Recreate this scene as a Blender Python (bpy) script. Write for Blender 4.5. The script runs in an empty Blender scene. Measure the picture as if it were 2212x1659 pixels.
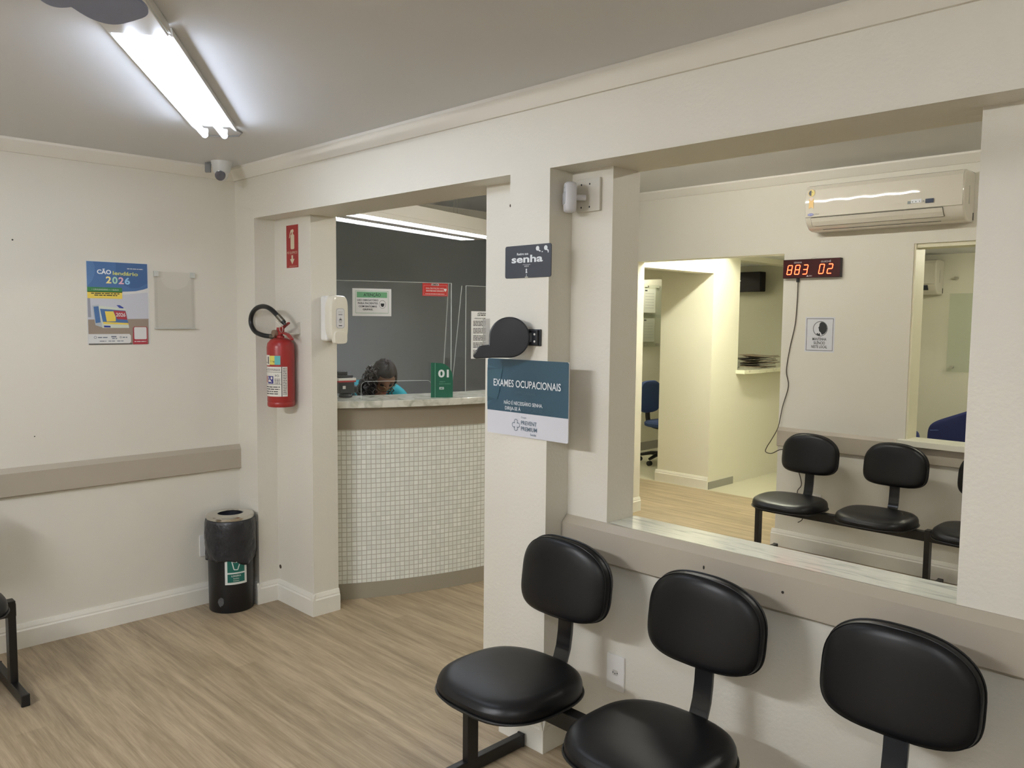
import bpy, bmesh, math, random
from mathutils import Vector, Matrix
from math import sin, cos, pi, radians, sqrt
random.seed(7)
SC = bpy.context.scene
COL = SC.collection

# ------------------------------------------------------------------ camera
cam_d = bpy.data.cameras.new('camera'); cam = bpy.data.objects.new('camera', cam_d); COL.objects.link(cam)
cam_d.sensor_width = 36; cam_d.lens = 1760.85 / 2212 * 36; cam_d.clip_start = .05
_y, _p, _r = -0.788900792, -0.0788788049, 0.0097682
_f = Vector((sin(_y)*cos(_p), cos(_y)*cos(_p), sin(_p)))
_rt = _f.cross(Vector((0, 0, 1))).normalized(); _u = _rt.cross(_f)
_r2 = _rt*cos(_r) + _u*sin(_r); _u2 = -_rt*sin(_r) + _u*cos(_r)
cam.matrix_world = Matrix(((_r2.x, _u2.x, -_f.x, 4.368), (_r2.y, _u2.y, -_f.y, -2.147), (_r2.z, _u2.z, -_f.z, 1.6), (0, 0, 0, 1)))
SC.camera = cam

# ------------------------------------------------------------------ world, exposure
w = bpy.data.worlds.new('world'); SC.world = w; w.use_nodes = True
w.node_tree.nodes['Background'].inputs[0].default_value = (.75, .8, .9, 1)
w.node_tree.nodes['Background'].inputs[1].default_value = .05
SC.view_settings.view_transform = 'Standard'; SC.view_settings.look = 'None'
SC.view_settings.gamma = 1; SC.view_settings.use_curve_mapping = False
SC.view_settings.exposure = 1.15
SC.cycles.use_denoising = True
SC.cycles.max_bounces = 10; SC.cycles.diffuse_bounces = 6; SC.cycles.transparent_max_bounces = 12
SC.cycles.sample_clamp_indirect = 6

# emission strengths of the fluorescent tubes of each fixture
L_MAIN, L_BACK, L_BACK2, L_ROOM2, L_DESK, L_HALL, L_SIDE = 12.0, 124.0, 44.0, 58.0, 32.0, 112.0, 26.0

# ------------------------------------------------------------------ materials
def lin(c):
    return tuple((x/12.92 if x <= .04045 else ((x+.055)/1.055)**2.4) for x in (v/255 for v in c)) + (1,)
_M = {}
def mat(name, rgb, rough=.6, metal=0, bump=None, spec=None, emit=0, coat=0, noise=None, alpha=None):
    if name in _M: return _M[name]
    m = bpy.data.materials.new(name); m.use_nodes = True; _M[name] = m
    nt = m.node_tree; b = nt.nodes['Principled BSDF']
    b.inputs['Base Color'].default_value = lin(rgb); b.inputs['Roughness'].default_value = rough
    b.inputs['Metallic'].default_value = metal
    if spec is not None: b.inputs['Specular IOR Level'].default_value = spec
    if coat: b.inputs['Coat Weight'].default_value = coat; b.inputs['Coat Roughness'].default_value = .03
    if emit: b.inputs['Emission Color'].default_value = lin(rgb); b.inputs['Emission Strength'].default_value = emit
    tc = nt.nodes.new('ShaderNodeTexCoord')
    if noise:   # (scale, amount): a slight uneven tone
        n = nt.nodes.new('ShaderNodeTexNoise'); n.inputs['Scale'].default_value = noise[0]; n.inputs['Detail'].default_value = 5
        nt.links.new(tc.outputs['Object'], n.inputs['Vector'])
        mx = nt.nodes.new('ShaderNodeMix'); mx.data_type = 'RGBA'
        c = lin(rgb); k = noise[1]
        mx.inputs['A'].default_value = tuple(v*(1-k) for v in c[:3])+(1,); mx.inputs['B'].default_value = tuple(min(1, v*(1+k)) for v in c[:3])+(1,)
        nt.links.new(n.outputs['Fac'], mx.inputs['Factor']); nt.links.new(mx.outputs['Result'], b.inputs['Base Color'])
    if bump:    # (scale, strength, distance)
        n = nt.nodes.new('ShaderNodeTexNoise'); n.inputs['Scale'].default_value = bump[0]; n.inputs['Detail'].default_value = 4
        bp = nt.nodes.new('ShaderNodeBump'); bp.inputs['Strength'].default_value = bump[1]; bp.inputs['Distance'].default_value = bump[2]
        nt.links.new(tc.outputs['Object'], n.inputs['Vector']); nt.links.new(n.outputs['Fac'], bp.inputs['Height']); nt.links.new(bp.outputs['Normal'], b.inputs['Normal'])
    return m
def emitter(name, rgb, s):
    if name in _M: return _M[name]
    m = bpy.data.materials.new(name); m.use_nodes = True; _M[name] = m
    nt = m.node_tree; nt.nodes.remove(nt.nodes['Principled BSDF'])
    e = nt.nodes.new('ShaderNodeEmission'); e.inputs[0].default_value = lin(rgb); e.inputs[1].default_value = s
    nt.links.new(e.outputs[0], nt.nodes['Material Output'].inputs[0]); return m
def glass(name, tint=(235, 242, 240), rough=.02, refl=.10):
    if name in _M: return _M[name]
    m = bpy.data.materials.new(name); m.use_nodes = True; _M[name] = m
    nt = m.node_tree; nt.nodes.remove(nt.nodes['Principled BSDF'])
    t = nt.nodes.new('ShaderNodeBsdfTransparent'); t.inputs[0].default_value = lin(tint)
    g = nt.nodes.new('ShaderNodeBsdfGlossy'); g.inputs['Roughness'].default_value = rough
    f = nt.nodes.new('ShaderNodeLayerWeight'); f.inputs['Blend'].default_value = .5
    pw = nt.nodes.new('ShaderNodeMath'); pw.operation = 'POWER'; pw.inputs[1].default_value = 5
    mth = nt.nodes.new('ShaderNodeMath'); mth.operation = 'MULTIPLY_ADD'; mth.inputs[1].default_value = .9; mth.inputs[2].default_value = refl*.35
    mx = nt.nodes.new('ShaderNodeMixShader')
    nt.links.new(f.outputs['Facing'], pw.inputs[0]); nt.links.new(pw.outputs[0], mth.inputs[0]); nt.links.new(mth.outputs[0], mx.inputs[0])
    nt.links.new(t.outputs[0], mx.inputs[1]); nt.links.new(g.outputs[0], mx.inputs[2]); nt.links.new(mx.outputs[0], nt.nodes['Material Output'].inputs[0])
    return m

def wood_floor():
    m = bpy.data.materials.new('wood_vinyl_floor'); m.use_nodes = True; nt = m.node_tree; N = nt.nodes.new; b = nt.nodes['Principled BSDF']
    L = nt.links.new
    tc = N('ShaderNodeTexCoord')
    br = N('ShaderNodeTexBrick'); br.inputs['Scale'].default_value = 1; br.inputs['Brick Width'].default_value = .92; br.inputs['Row Height'].default_value = .098
    br.inputs['Mortar Size'].default_value = .0006; br.inputs['Mortar Smooth'].default_value = .1; br.offset = .37; br.offset_frequency = 3
    br.inputs['Color1'].default_value = (0, 0, 0, 1); br.inputs['Color2'].default_value = (1, 1, 1, 1); br.inputs['Mortar'].default_value = (.35, .35, .35, 1)
    L(tc.outputs['Object'], br.inputs['Vector'])
    mp = N('ShaderNodeMapping'); mp.inputs['Scale'].default_value = (1.6, 26, 1); L(tc.outputs['Object'], mp.inputs['Vector'])
    n1 = N('ShaderNodeTexNoise'); n1.inputs['Scale'].default_value = 1; n1.inputs['Detail'].default_value = 7; n1.inputs['Roughness'].default_value = .62; n1.inputs['Distortion'].default_value = .6; L(mp.outputs[0], n1.inputs['Vector'])
    mp2 = N('ShaderNodeMapping'); mp2.inputs['Scale'].default_value = (7, 190, 1); L(tc.outputs['Object'], mp2.inputs['Vector'])
    n2 = N('ShaderNodeTexNoise'); n2.inputs['Scale'].default_value = 1; n2.inputs['Detail'].default_value = 4; n2.inputs['Distortion'].default_value = 1.2; L(mp2.outputs[0], n2.inputs['Vector'])
    n3 = N('ShaderNodeTexNoise'); n3.inputs['Scale'].default_value = 1.3; L(tc.outputs['Object'], n3.inputs['Vector'])
    def math_(op, a, bb):
        x = N('ShaderNodeMath'); x.operation = op
        for i, v in enumerate((a, bb)):
            if isinstance(v, float): x.inputs[i].default_value = v
            else: L(v, x.inputs[i])
        return x.outputs[0]
    s = math_('ADD', math_('MULTIPLY', n1.outputs['Fac'], .78), math_('MULTIPLY', n2.outputs['Fac'], .36))
    s = math_('ADD', s, math_('MULTIPLY', br.outputs['Color'], .09))
    s = math_('ADD', s, math_('MULTIPLY', n3.outputs['Fac'], .12))
    cr = N('ShaderNodeValToRGB'); cr.color_ramp.elements[0].position = .42; cr.color_ramp.elements[0].color = lin((116, 101, 80)); cr.color_ramp.elements[1].position = .92; cr.color_ramp.elements[1].color = lin((192, 174, 146))
    e = cr.color_ramp.elements.new(.66); e.color = lin((158, 141, 115))
    L(s, cr.inputs[0]); L(cr.outputs[0], b.inputs['Base Color'])
    b.inputs['Roughness'].default_value = .42
    bp = N('ShaderNodeBump'); bp.inputs['Strength'].default_value = .15; bp.inputs['Distance'].default_value = .002; L(n2.outputs['Fac'], bp.inputs['Height']); L(bp.outputs[0], b.inputs['Normal'])
    return m
def marble(name, base, vein, scale=(3, 14, 14), lo=.52, hi=.72, rough=.12):
    m = bpy.data.materials.new(name); m.use_nodes = True; nt = m.node_tree; N = nt.nodes.new; L = nt.links.new; b = nt.nodes['Principled BSDF']
    tc = N('ShaderNodeTexCoord'); mp = N('ShaderNodeMapping'); mp.inputs['Scale'].default_value = scale; mp.inputs['Rotation'].default_value = (0, 0, .25); L(tc.outputs['Object'], mp.inputs['Vector'])
    n = N('ShaderNodeTexNoise'); n.inputs['Scale'].default_value = 2.2; n.inputs['Detail'].default_value = 6; n.inputs['Distortion'].default_value = .8; L(mp.outputs[0], n.inputs['Vector'])
    cr = N('ShaderNodeValToRGB'); cr.color_ramp.elements[0].position = lo; cr.color_ramp.elements[0].color = lin(base); cr.color_ramp.elements[1].position = hi; cr.color_ramp.elements[1].color = lin(vein)
    L(n.outputs['Fac'], cr.inputs[0]); L(cr.outputs[0], b.inputs['Base Color']); b.inputs['Roughness'].default_value = rough
    return m
def mosaic():
    m = bpy.data.materials.new('glass_mosaic_tiles'); m.use_nodes = True; nt = m.node_tree; N = nt.nodes.new; L = nt.links.new; b = nt.nodes['Principled BSDF']
    uv = N('ShaderNodeUVMap'); uv.uv_map = 'UVMap'
    nz = N('ShaderNodeTexNoise'); nz.inputs['Scale'].default_value = 9; L(uv.outputs[0], nz.inputs['Vector'])
    vm = N('ShaderNodeVectorMath'); vm.operation = 'MULTIPLY_ADD'; L(nz.outputs['Color'], vm.inputs[0]); vm.inputs[1].default_value = (.006, .006, 0); L(uv.outputs[0], vm.inputs[2])
    br = N('ShaderNodeTexBrick'); br.offset = 0; br.inputs['Scale'].default_value = 1; br.inputs['Brick Width'].default_value = .0276; br.inputs['Row Height'].default_value = .0276
    br.inputs['Mortar Size'].default_value = .0024; br.inputs['Mortar Smooth'].default_value = .3; br.inputs['Bias'].default_value = 0
    br.inputs['Color1'].default_value = lin((220, 223, 214)); br.inputs['Color2'].default_value = lin((235, 237, 229)); br.inputs['Mortar'].default_value = lin((186, 183, 170))
    L(vm.outputs[0], br.inputs['Vector']); L(br.outputs['Color'], b.inputs['Base Color'])
    mr = N('ShaderNodeMath'); mr.operation = 'MULTIPLY_ADD'; L(br.outputs['Fac'], mr.inputs[0]); mr.inputs[1].default_value = .5; mr.inputs[2].default_value = .3; L(mr.outputs[0], b.inputs['Roughness'])
    iv = N('ShaderNodeMath'); iv.operation = 'SUBTRACT'; iv.inputs[0].default_value = 1; L(br.outputs['Fac'], iv.inputs[1])
    bp = N('ShaderNodeBump'); bp.inputs['Strength'].default_value = .25; bp.inputs['Distance'].default_value = .001; L(iv.outputs[0], bp.inputs['Height']); L(bp.outputs[0], b.inputs['Normal'])
    return m

WALL = mat('wall_paint', (219, 215, 203), .55, bump=(55, .10, .004), noise=(1.5, .02))
WALLR = mat('rough_plaster_paint', (217, 213, 201), .5, bump=(75, .3, .004), noise=(1.5, .02))
CEIL = mat('ceiling_paint', (216, 217, 219), .8, bump=(18, .06, .004))
CORN = mat('cornice_paint', (226, 222, 212), .6)
RAIL = mat('taupe_rail_paint', (174, 165, 149), .45, noise=(9, .03))
BASE = mat('white_baseboard_paint', (226, 223, 212), .4, noise=(14, .05))
DARKW = mat('charcoal_wall_paint', (138, 142, 146), .7)
HALLW = mat('hall_wall_paint', (222, 219, 203), .55, bump=(60, .12, .004))
GREYB = mat('grey_skirting_paint', (150, 148, 138), .6)
WOOD = wood_floor()
PALE = mat('pale_floor', (196, 192, 170), .4, noise=(3, .05))
SILL = marble('white_marble', (214, 216, 206), (150, 154, 150), (3, 22, 14), .5, .8)
TOPM = marble('counter_marble', (212, 211, 199), (164, 164, 146), (7, 7, 7), .45, .72, .15)
BLACKV = mat('black_vinyl', (15, 15, 17), .38, bump=(450, .05, .001), spec=.32)
BLACKP = mat('black_plastic', (22, 22, 23), .4)
BLACKM = mat('black_painted_steel', (20, 19, 19), .38)
WHITEP = mat('white_plastic', (225, 224, 220), .3)
WHITEG = mat('white_gloss_plastic', (224, 219, 203), .12, coat=.5)
CHROME = mat('chrome', (216, 214, 208), .2, 1)
STEEL = mat('brushed_steel', (196, 194, 186), .36, .85)
PAPER = mat('white_paper', (226, 226, 226), .7)
INK = mat('dark_ink', (45, 47, 50), .7)
RED = mat('red_enamel', (152, 42, 40), .32)

# ------------------------------------------------------------------ mesh helpers
def T(**k): return k
def tag(o, label=None, cat=None, group=None, kind=None):
    if label: o['label'] = label
    if cat: o['category'] = cat
    if group: o['group'] = group
    if kind: o['kind'] = kind
    return o
def empty(name, loc=(0, 0, 0), rz=0, label=None, cat=None, group=None):
    o = bpy.data.objects.new(name, None); COL.objects.link(o); o.location = loc; o.rotation_euler = (0, 0, rz); o.empty_display_size = .1
    return tag(o, label, cat, group)
class MB:
    def __init__(s): s.v = []; s.f = []; s.m = []; s.mats = []; s.sm = []; s.uv = None
    def mi(s, m):
        if m not in s.mats: s.mats.append(m)
        return s.mats.index(m)
    def add(s, vs, fs, m, smooth=False, xf=None):
        n = len(s.v); i = s.mi(m)
        s.v += [tuple(xf @ Vector(v)) if xf else tuple(v) for v in vs]
        for f in fs: s.f.append(tuple(n+k for k in f)); s.m.append(i); s.sm.append(smooth)
        return s
    def box(s, a, b, m, xf=None):
        x0, y0, z0 = (min(a[i], b[i]) for i in range(3)); x1, y1, z1 = (max(a[i], b[i]) for i in range(3))
        return s.add([(x0, y0, z0), (x1, y0, z0), (x1, y1, z0), (x0, y1, z0), (x0, y0, z1), (x1, y0, z1), (x1, y1, z1), (x0, y1, z1)],
                     [(0, 3, 2, 1), (4, 5, 6, 7), (0, 1, 5, 4), (1, 2, 6, 5), (2, 3, 7, 6), (3, 0, 4, 7)], m, xf=xf)
    def cbox(s, c, d, m, xf=None):
        return s.box([c[i]-d[i]/2 for i in range(3)], [c[i]+d[i]/2 for i in range(3)], m, xf)
    def prism(s, pts, fn, a, b, m, smooth=False):   # pts 2-D outline; fn(p, t) -> 3-D point at t=a and t=b
        n = len(pts); vs = [fn(p, a) for p in pts]+[fn(p, b) for p in pts]
        fs = [tuple(range(n)), tuple(range(2*n-1, n-1, -1))]
        s.add(vs, fs, m); k = len(s.v)-2*n; i = s.mi(m)
        for j in range(n):
            q = (j+1) % n; s.f.append((k+j, k+n+j, k+n+q, k+q)); s.m.append(i); s.sm.append(smooth)
        return s
    def tube(s, pts, r, m, n=10, cap=True, xf=None):
        pts = [Vector(p) for p in pts]; rs = r if isinstance(r, (list, tuple)) else [r]*len(pts)
        vs = []; fs = []; prev = None
        for i, p in enumerate(pts):
            d = (pts[min(i+1, len(pts)-1)]-pts[max(i-1, 0)]).normalized()
            if prev is None: a = d.orthogonal().normalized()
            else: a = (prev - d*prev.dot(d)).normalized()
            prev = a; bb = d.cross(a)
            for k in range(n):
                t = 2*pi*k/n; vs.append(p + (a*cos(t)+bb*sin(t))*rs[i])
        for i in range(len(pts)-1):
            for k in range(n):
                q = (k+1) % n; fs.append((i*n+k, i*n+q, (i+1)*n+q, (i+1)*n+k))
        if cap: fs.append(tuple(range(n-1, -1, -1))); fs.append(tuple(range((len(pts)-1)*n, len(pts)*n)))
        return s.add(vs, fs, m, True, xf)
    def lathe(s, prof, c, m, n=32, axis='z', xf=None, cap=True):
        vs = []; fs = []
        for r, h in prof:
            for k in range(n):
                t = 2*pi*k/n; p = (r*cos(t), r*sin(t), h)
                if axis == 'y': p = (p[0], p[2], p[1])
                if axis == 'x': p = (p[2], p[0], p[1])
                vs.append((p[0]+c[0], p[1]+c[1], p[2]+c[2]))
        for i in range(len(prof)-1):
            for k in range(n):
                q = (k+1) % n; fs.append((i*n+k, i*n+q, (i+1)*n+q, (i+1)*n+k))
        if cap: fs.append(tuple(range(n-1, -1, -1))); fs.append(tuple(range((len(prof)-1)*n, len(prof)*n)))
        return s.add(vs, fs, m, True, xf)
    def loft(s, rings, m, cap=True, xf=None):
        n = len(rings[0]); vs = [p for r in rings for p in r]; fs = []
        for i in range(len(rings)-1):
            for k in range(n):
                q = (k+1) % n; fs.append((i*n+k, i*n+q, (i+1)*n+q, (i+1)*n+k))
        if cap: fs.append(tuple(range(n-1, -1, -1))); fs.append(tuple(range((len(rings)-1)*n, len(rings)*n)))
        return s.add(vs, fs, m, True, xf)
    def build(s, name, parent=None, bevel=0, seg=2, angle=40, fix=True, auto=True):
        me = bpy.data.meshes.new(name); me.from_pydata(s.v, [], s.f)
        for m in s.mats: me.materials.append(m)
        me.polygons.foreach_set('material_index', s.m); me.polygons.foreach_set('use_smooth', s.sm)
        if fix:
            bm = bmesh.new(); bm.from_mesh(me); bmesh.ops.recalc_face_normals(bm, faces=bm.faces); bm.to_mesh(me); bm.free()
        o = bpy.data.objects.new(name, me); COL.objects.link(o)
        if parent: o.parent = parent
        if any(s.sm):
            try: me.set_sharp_from_angle(angle=radians(angle))
            except Exception: pass
        if bevel:
            md = o.modifiers.new('bevel', 'BEVEL'); md.width = bevel; md.segments = seg; md.limit_method = 'ANGLE'; md.angle_limit = radians(50); md.harden_normals = False
        return o
def smooth(P_, n=6):
    P_ = [Vector(p) for p in P_]; out = []
    for i in range(len(P_)-1):
        p0, p1, p2, p3 = P_[max(i-1, 0)], P_[i], P_[i+1], P_[min(i+2, len(P_)-1)]
        for k in range(n):
            t = k/n; out.append(.5*((2*p1)+(p2-p0)*t+(2*p0-5*p1+4*p2-p3)*t*t+(3*p1-p0-3*p2+p3)*t**3))
    return out+[P_[-1]]
def subtree_copy(o, parent=None):
    c = o.copy(); COL.objects.link(c)
    if parent: c.parent = parent
    for ch in list(o.children): subtree_copy(ch, c)
    return c
def superellipse(w, d, n=2.6, K=56, nb=None):
    out = []
    for k in range(K):
        t = 2*pi*k/K; c, s_ = cos(t), sin(t); e = (nb if (nb and s_ < 0) else n)
        out.append((w/2*math.copysign(abs(c)**(2/e), c), d/2*math.copysign(abs(s_)**(2/e), s_)))
    return out

# ---- flat printed things: u to the right, v up, both in metres, on a rectangle
class Sheet:
    def __init__(s, o, ux, uv, w, h, lift=.0006):
        s.o = Vector(o); s.ux = Vector(ux).normalized(); s.uv = Vector(uv).normalized(); s.n = s.ux.cross(s.uv).normalized(); s.w = w; s.h = h; s.lift = lift; s.map = None; s.k = (1, 1)
        s.L = {}; s.top = 0
    def P(s, u, v, l):
        if s.map: return s.map(u, v, s.lift*l)
        return s.o + s.ux*u*s.k[0] + s.uv*v*s.k[1] + s.n*s.lift*l
    def mb(s, key): return s.L.setdefault(key, MB())
    def poly(s, pts, m, l=1, key='printed_picture'):
        s.mb(key).add([s.P(u, v, l) for u, v in pts], [tuple(range(len(pts)))], m); return s
    def rect(s, u0, v0, u1, v1, m, l=1, key='printed_picture'): 
        if s.map:
            n = 8
            for i in range(n):
                a = u0+(u1-u0)*i/n; b = u0+(u1-u0)*(i+1)/n
                s.poly([(a, v0), (b, v0), (b, v1), (a, v1)], m, l, key)
            return s
        return s.poly([(u0, v0), (u1, v0), (u1, v1), (u0, v1)], m, l, key)
    def rrect(s, u0, v0, u1, v1, r, m, l=1, key='printed_picture'):
        p = []
        for cx, cy, a0 in ((u1-r, v1-r, 0), (u0+r, v1-r, 90), (u0+r, v0+r, 180), (u1-r, v0+r, 270)):
            for k in range(6): a = radians(a0+18*k); p.append((cx+r*cos(a), cy+r*sin(a)))
        return s.poly(p, m, l, key)
    def frame(s, u0, v0, u1, v1, t, m, l=1, key='printed_picture'):
        s.rect(u0, v0, u1, v0+t, m, l, key); s.rect(u0, v1-t, u1, v1, m, l, key); s.rect(u0, v0+t, u0+t, v1-t, m, l, key); s.rect(u1-t, v0+t, u1, v1-t, m, l, key); return s
    def ell(s, cu, cv, ru, rv, m, l=1, key='printed_picture', n=28, a0=0, a1=360):
        return s.poly([(cu+ru*cos(radians(a0+(a1-a0)*k/n)), cv+rv*sin(radians(a0+(a1-a0)*k/n))) for k in range(n if a1-a0 == 360 else n+1)], m, l, key)
    def ring(s, cu, cv, r, t, m, l=1, key='printed_picture', n=28, a0=0, a1=360):
        for k in range(n):
            a = radians(a0+(a1-a0)*k/n); b = radians(a0+(a1-a0)*(k+1)/n)
            s.poly([(cu+r*cos(a), cv+r*sin(a)), (cu+r*cos(b), cv+r*sin(b)), (cu+(r-t)*cos(b), cv+(r-t)*sin(b)), (cu+(r-t)*cos(a), cv+(r-t)*sin(a))], m, l, key)
        return s
    def line(s, pts, t, m, l=1, key='printed_picture'):
        for (a, b), (c, d) in zip(pts, pts[1:]):
            v = Vector((c-a, d-b)); q = Vector((-v.y, v.x)).normalized()*t/2
            s.poly([(a-q.x, b-q.y), (c-q.x, d-q.y), (c+q.x, d+q.y), (a+q.x, b+q.y)], m, l, key)
        return s
    def text(s, body, u0, v0, h, m, l=2, w=None, bold=.0, align='l', key='lettering', shear=0, rot=0):
        cu = bpy.data.curves.new('t', 'FONT'); cu.body = body; cu.offset = bold; cu.shear = shear; cu.resolution_u = 3
        ob = bpy.data.objects.new('t', cu); me = bpy.data.meshes.new_from_object(ob)
        xs = [v.co.x for v in me.vertices]; cap = .729
        x0, x1 = min(xs), max(xs); k = h/cap; ku = k if w is None else w/(x1-x0)
        W = (x1-x0)*ku
        if align == 'c': u0 -= W/2
        if align == 'r': u0 -= W
        cr, sr = cos(rot), sin(rot)
        vs = []
        for v in me.vertices:
            a, b = (v.co.x-x0)*ku, v.co.y*k
            vs.append(s.P(u0+a*cr-b*sr, v0+a*sr+b*cr, l))
        s.mb(key).add(vs, [tuple(p.vertices) for p in me.polygons], m)
        bpy.data.meshes.remove(me); bpy.data.objects.remove(ob); bpy.data.curves.remove(cu)
        return s
    def bars(s, u0, v0, u1, h, m, l=2, seed=0, key='printed_picture', gap=.25):   # a line of print too small to read
        rr = random.Random(seed); u = u0
        while u < u1:
            ww = rr.uniform(1.2, 4)*h
            s.rect(u, v0, min(u1, u+ww), v0+h*.62, m, l, key); u += ww+h*.45
        return s
    def build(s, parent):
        out = []
        for k, mb in s.L.items(): out.append(mb.build(k.split('#')[0], parent, fix=False))
        return out
def slab(name, s, t, m, parent=None, r=0, bevel=0):   # the board behind a Sheet, thickness t going back from it
    p = []
    if r:
        for cx, cy, a0 in ((s.w-r, s.h-r, 0), (r, s.h-r, 90), (r, r, 180), (s.w-r, r, 270)):
            for k in range(6): a = radians(a0+18*k); p.append((cx+r*cos(a), cy+r*sin(a)))
    else: p = [(0, 0), (s.w, 0), (s.w, s.h), (0, s.h)]
    mb = MB(); mb.prism(p, lambda q, d: tuple(s.P(q[0], q[1], 0)+s.n*d), -t, 0, m)
    return mb.build(name, parent, bevel=bevel)

# ------------------------------------------------------------------ the setting
def st(name, mb, **k):
    o = mb.build(name, **k); o['kind'] = 'structure'; return o
YR, YB = .12, .274           # recessed face and back face of the dividing wall (its front face is y = 0)
CZ, CZ2 = 2.41, 2.62         # ceilings
DZ = 2.133                   # beam underside
mb = MB(); mb.box((-1.7, -5, -.12), (6.2, 4.57, 0), WOOD); st('floor', mb)
mb = MB(); mb.box((-1.8, 4.57, -.12), (6.2, 9.5, 0), PALE); mb.box((1.75, 3.42, 0), (6.2, 4.57, .002), PALE); st('floor', mb)
mb = MB(); mb.box((0, -5, CZ), (6.2, 0, CZ+.1), CEIL); st('ceiling', mb)
mb = MB(); mb.box((-1.6, .12, CZ2), (6.2, 3.42, CZ2+.1), CEIL); st('ceiling', mb)
mb = MB(); mb.box((-1.8, 3.42, 2.6), (1.75, 4.75, 2.7), CEIL); mb.box((-1.8, 4.75, 2.4), (-.95, 9, 2.5), CEIL); mb.box((-.95, 4.75, 2.25), (1.75, 9, 2.35), CEIL); mb.box((1.75, 3.42, 2.2), (6.2, 5.6, 2.3), CEIL); st('ceiling', mb)
mb = MB(); mb.box((-.15, -5, 0), (0, 0, 2.6), WALL); st('wall_left', mb)
mb = MB(); mb.box((-.15, -5.15, 0), (6.35, -5, 2.6), WALL); st('wall_rear', mb)
mb = MB(); mb.box((6.2, -5, 0), (6.35, 9, 2.75), WALL); st('wall_right', mb)
fx = lambda q, y: (q[0], y, q[1])
mb = MB()
mb.prism([(-.15, 0), (.215, 0), (.215, DZ), (2.187, DZ), (2.187, 0), (2.386, 0), (2.386, DZ), (6.2, DZ), (6.2, 2.72), (-.15, 2.72)], fx, 0, YR, WALLR)
mb.prism([(-1.6, 0), (.59, 0), (.59, DZ), (1.93, DZ), (1.93, 0), (2.573, 0), (2.573, DZ), (3.722, DZ), (3.722, 0), (6.2, 0), (6.2, 2.72), (-1.6, 2.72)], fx, YR, YB, WALLR)
mb.box((2.573, YR, 0), (3.722, YB, .85), WALLR)
st('wall_front', mb)
mb = MB(); mb.prism([(-1.6, 0), (.305, 0), (.305, 2.08), (1.605, 2.08), (1.605, 0), (2.47, 0), (2.47, 2.1), (3.6, 2.1), (3.6, 0), (6.2, 0), (6.2, 2.72), (-1.6, 2.72)], fx, 3.285, 3.42, WALL)
mb.box((2.47, 3.285, 0), (3.6, 3.42, .815), WALL); st('wall_far', mb)
mb = MB(); mb.box((-1.6, YB, 0), (-1.45, 3.285, 2.72), DARKW); st('wall_reception', mb)
# rooms beyond
mb = MB(); fx2 = fx
mb.prism([(-1.8, 0), (-1.25, 0), (-1.25, 2.02), (-.343, 2.02), (-.343, 0), (.24, 0), (.24, 2.65), (-1.8, 2.65)], fx, 4.6, 4.75, HALLW)
mb.box((.1, 3.42, 2.05), (.24, 4.6, 2.65), HALLW); st('wall_hall', mb)
fy = lambda q, x: (x, q[0], q[1])
mb = MB(); mb.prism([(4.75, 0), (6.5, 0), (6.5, 1.09), (5.08, 1.09), (5.08, 2.2), (6.5, 2.2), (6.5, 2.65), (4.75, 2.65)], fy, .1, .24, HALLW); st('wall_hall', mb)
mb = MB(); mb.box((-.95, 6.6, 0), (1.75, 6.75, 2.65), mat('office_wall_dimmed', (168, 166, 148), .7)); st('wall_office', mb)  # dimness put into the wall colour, offsetting the hall lamp's spill
OFFW = mat('office_wall_dimmed', (168, 166, 148), .7)
mb = MB(); mb.box((-.40, 4.75, 0), (-.30, 5.9, 2.65), OFFW); st('wall_office', mb)
mb = MB(); mb.box((-1.05, 6.6, 0), (-.95, 9, 2.65), HALLW); st('wall_office', mb)
mb = MB(); mb.box((1.6, 3.42, 0), (1.75, 9, 2.7), HALLW); st('wall_office', mb)
mb = MB(); mb.box((-1.74, 3.42, 0), (-1.6, 9, 2.6), HALLW); mb.box((-1.6, 8, 0), (-1.05, 8.1, 2.5), HALLW); st('wall_office', mb)
mb = MB(); mb.box((1.75, 5.5, 0), (6.2, 5.6, 2.5), HALLW); st('wall_side_room', mb)
# cornices, rails, skirtings
def prof(name, pts, fn, a, b, m, bevel=0): 
    q = MB(); q.prism(pts, fn, a, b, m); return st(name, q, bevel=bevel)
cp = [(0, 0), (.012, 0), (.055, .048), (.055, .06), (0, .06)]
prof('trim_1', cp, lambda q, t: (q[0], t, 2.35+q[1]), -5, 0, CORN)
prof('trim_2', cp, lambda q, t: (t, -q[0], 2.35+q[1]), 0, 6.2, CORN)
prof('trim_3', cp, lambda q, t: (t, 3.285-q[0], 2.56+q[1]), -1.45, 6.2, CORN)
prof('trim_4', cp, lambda q, t: (-1.45+q[0], t, 2.56+q[1]), YB, 3.285, CORN)
rp = [(0, 0), (.018, 0), (.022, .004), (.022, .112), (.006, .136), (0, .136)]
prof('trim_5', rp, lambda q, t: (q[0], t, .742+q[1]), -5, 0, RAIL)
rp2 = [(0, 0), (.030, 0), (.034, .004), (.032, .112), (.008, .136), (0, .136)]
prof('trim_6', rp2, lambda q, t: (t, YR-q[0], .742+q[1]), 2.388, 6.2, RAIL)
prof('trim_7', rp, lambda q, t: (t, 3.285-q[0], .72+q[1]), 1.607, 6.2, RAIL)
bp_ = [(0, 0), (.018, 0), (.018, .085), (.013, .092), (.013, .098), (.006, .118), (0, .118)]
prof('baseboard_left', bp_, lambda q, t: (q[0], t, q[1]), -5, 0, BASE)
mb = MB()
def bb(fn, a, b, mm=BASE): mb.prism(bp_, fn, a, b, mm)
bb(lambda q, t: (t, -q[0], q[1]), .018, .2325)
bb(lambda q, t: (.215+q[0], t, q[1]), -.0175, YR)
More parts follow.
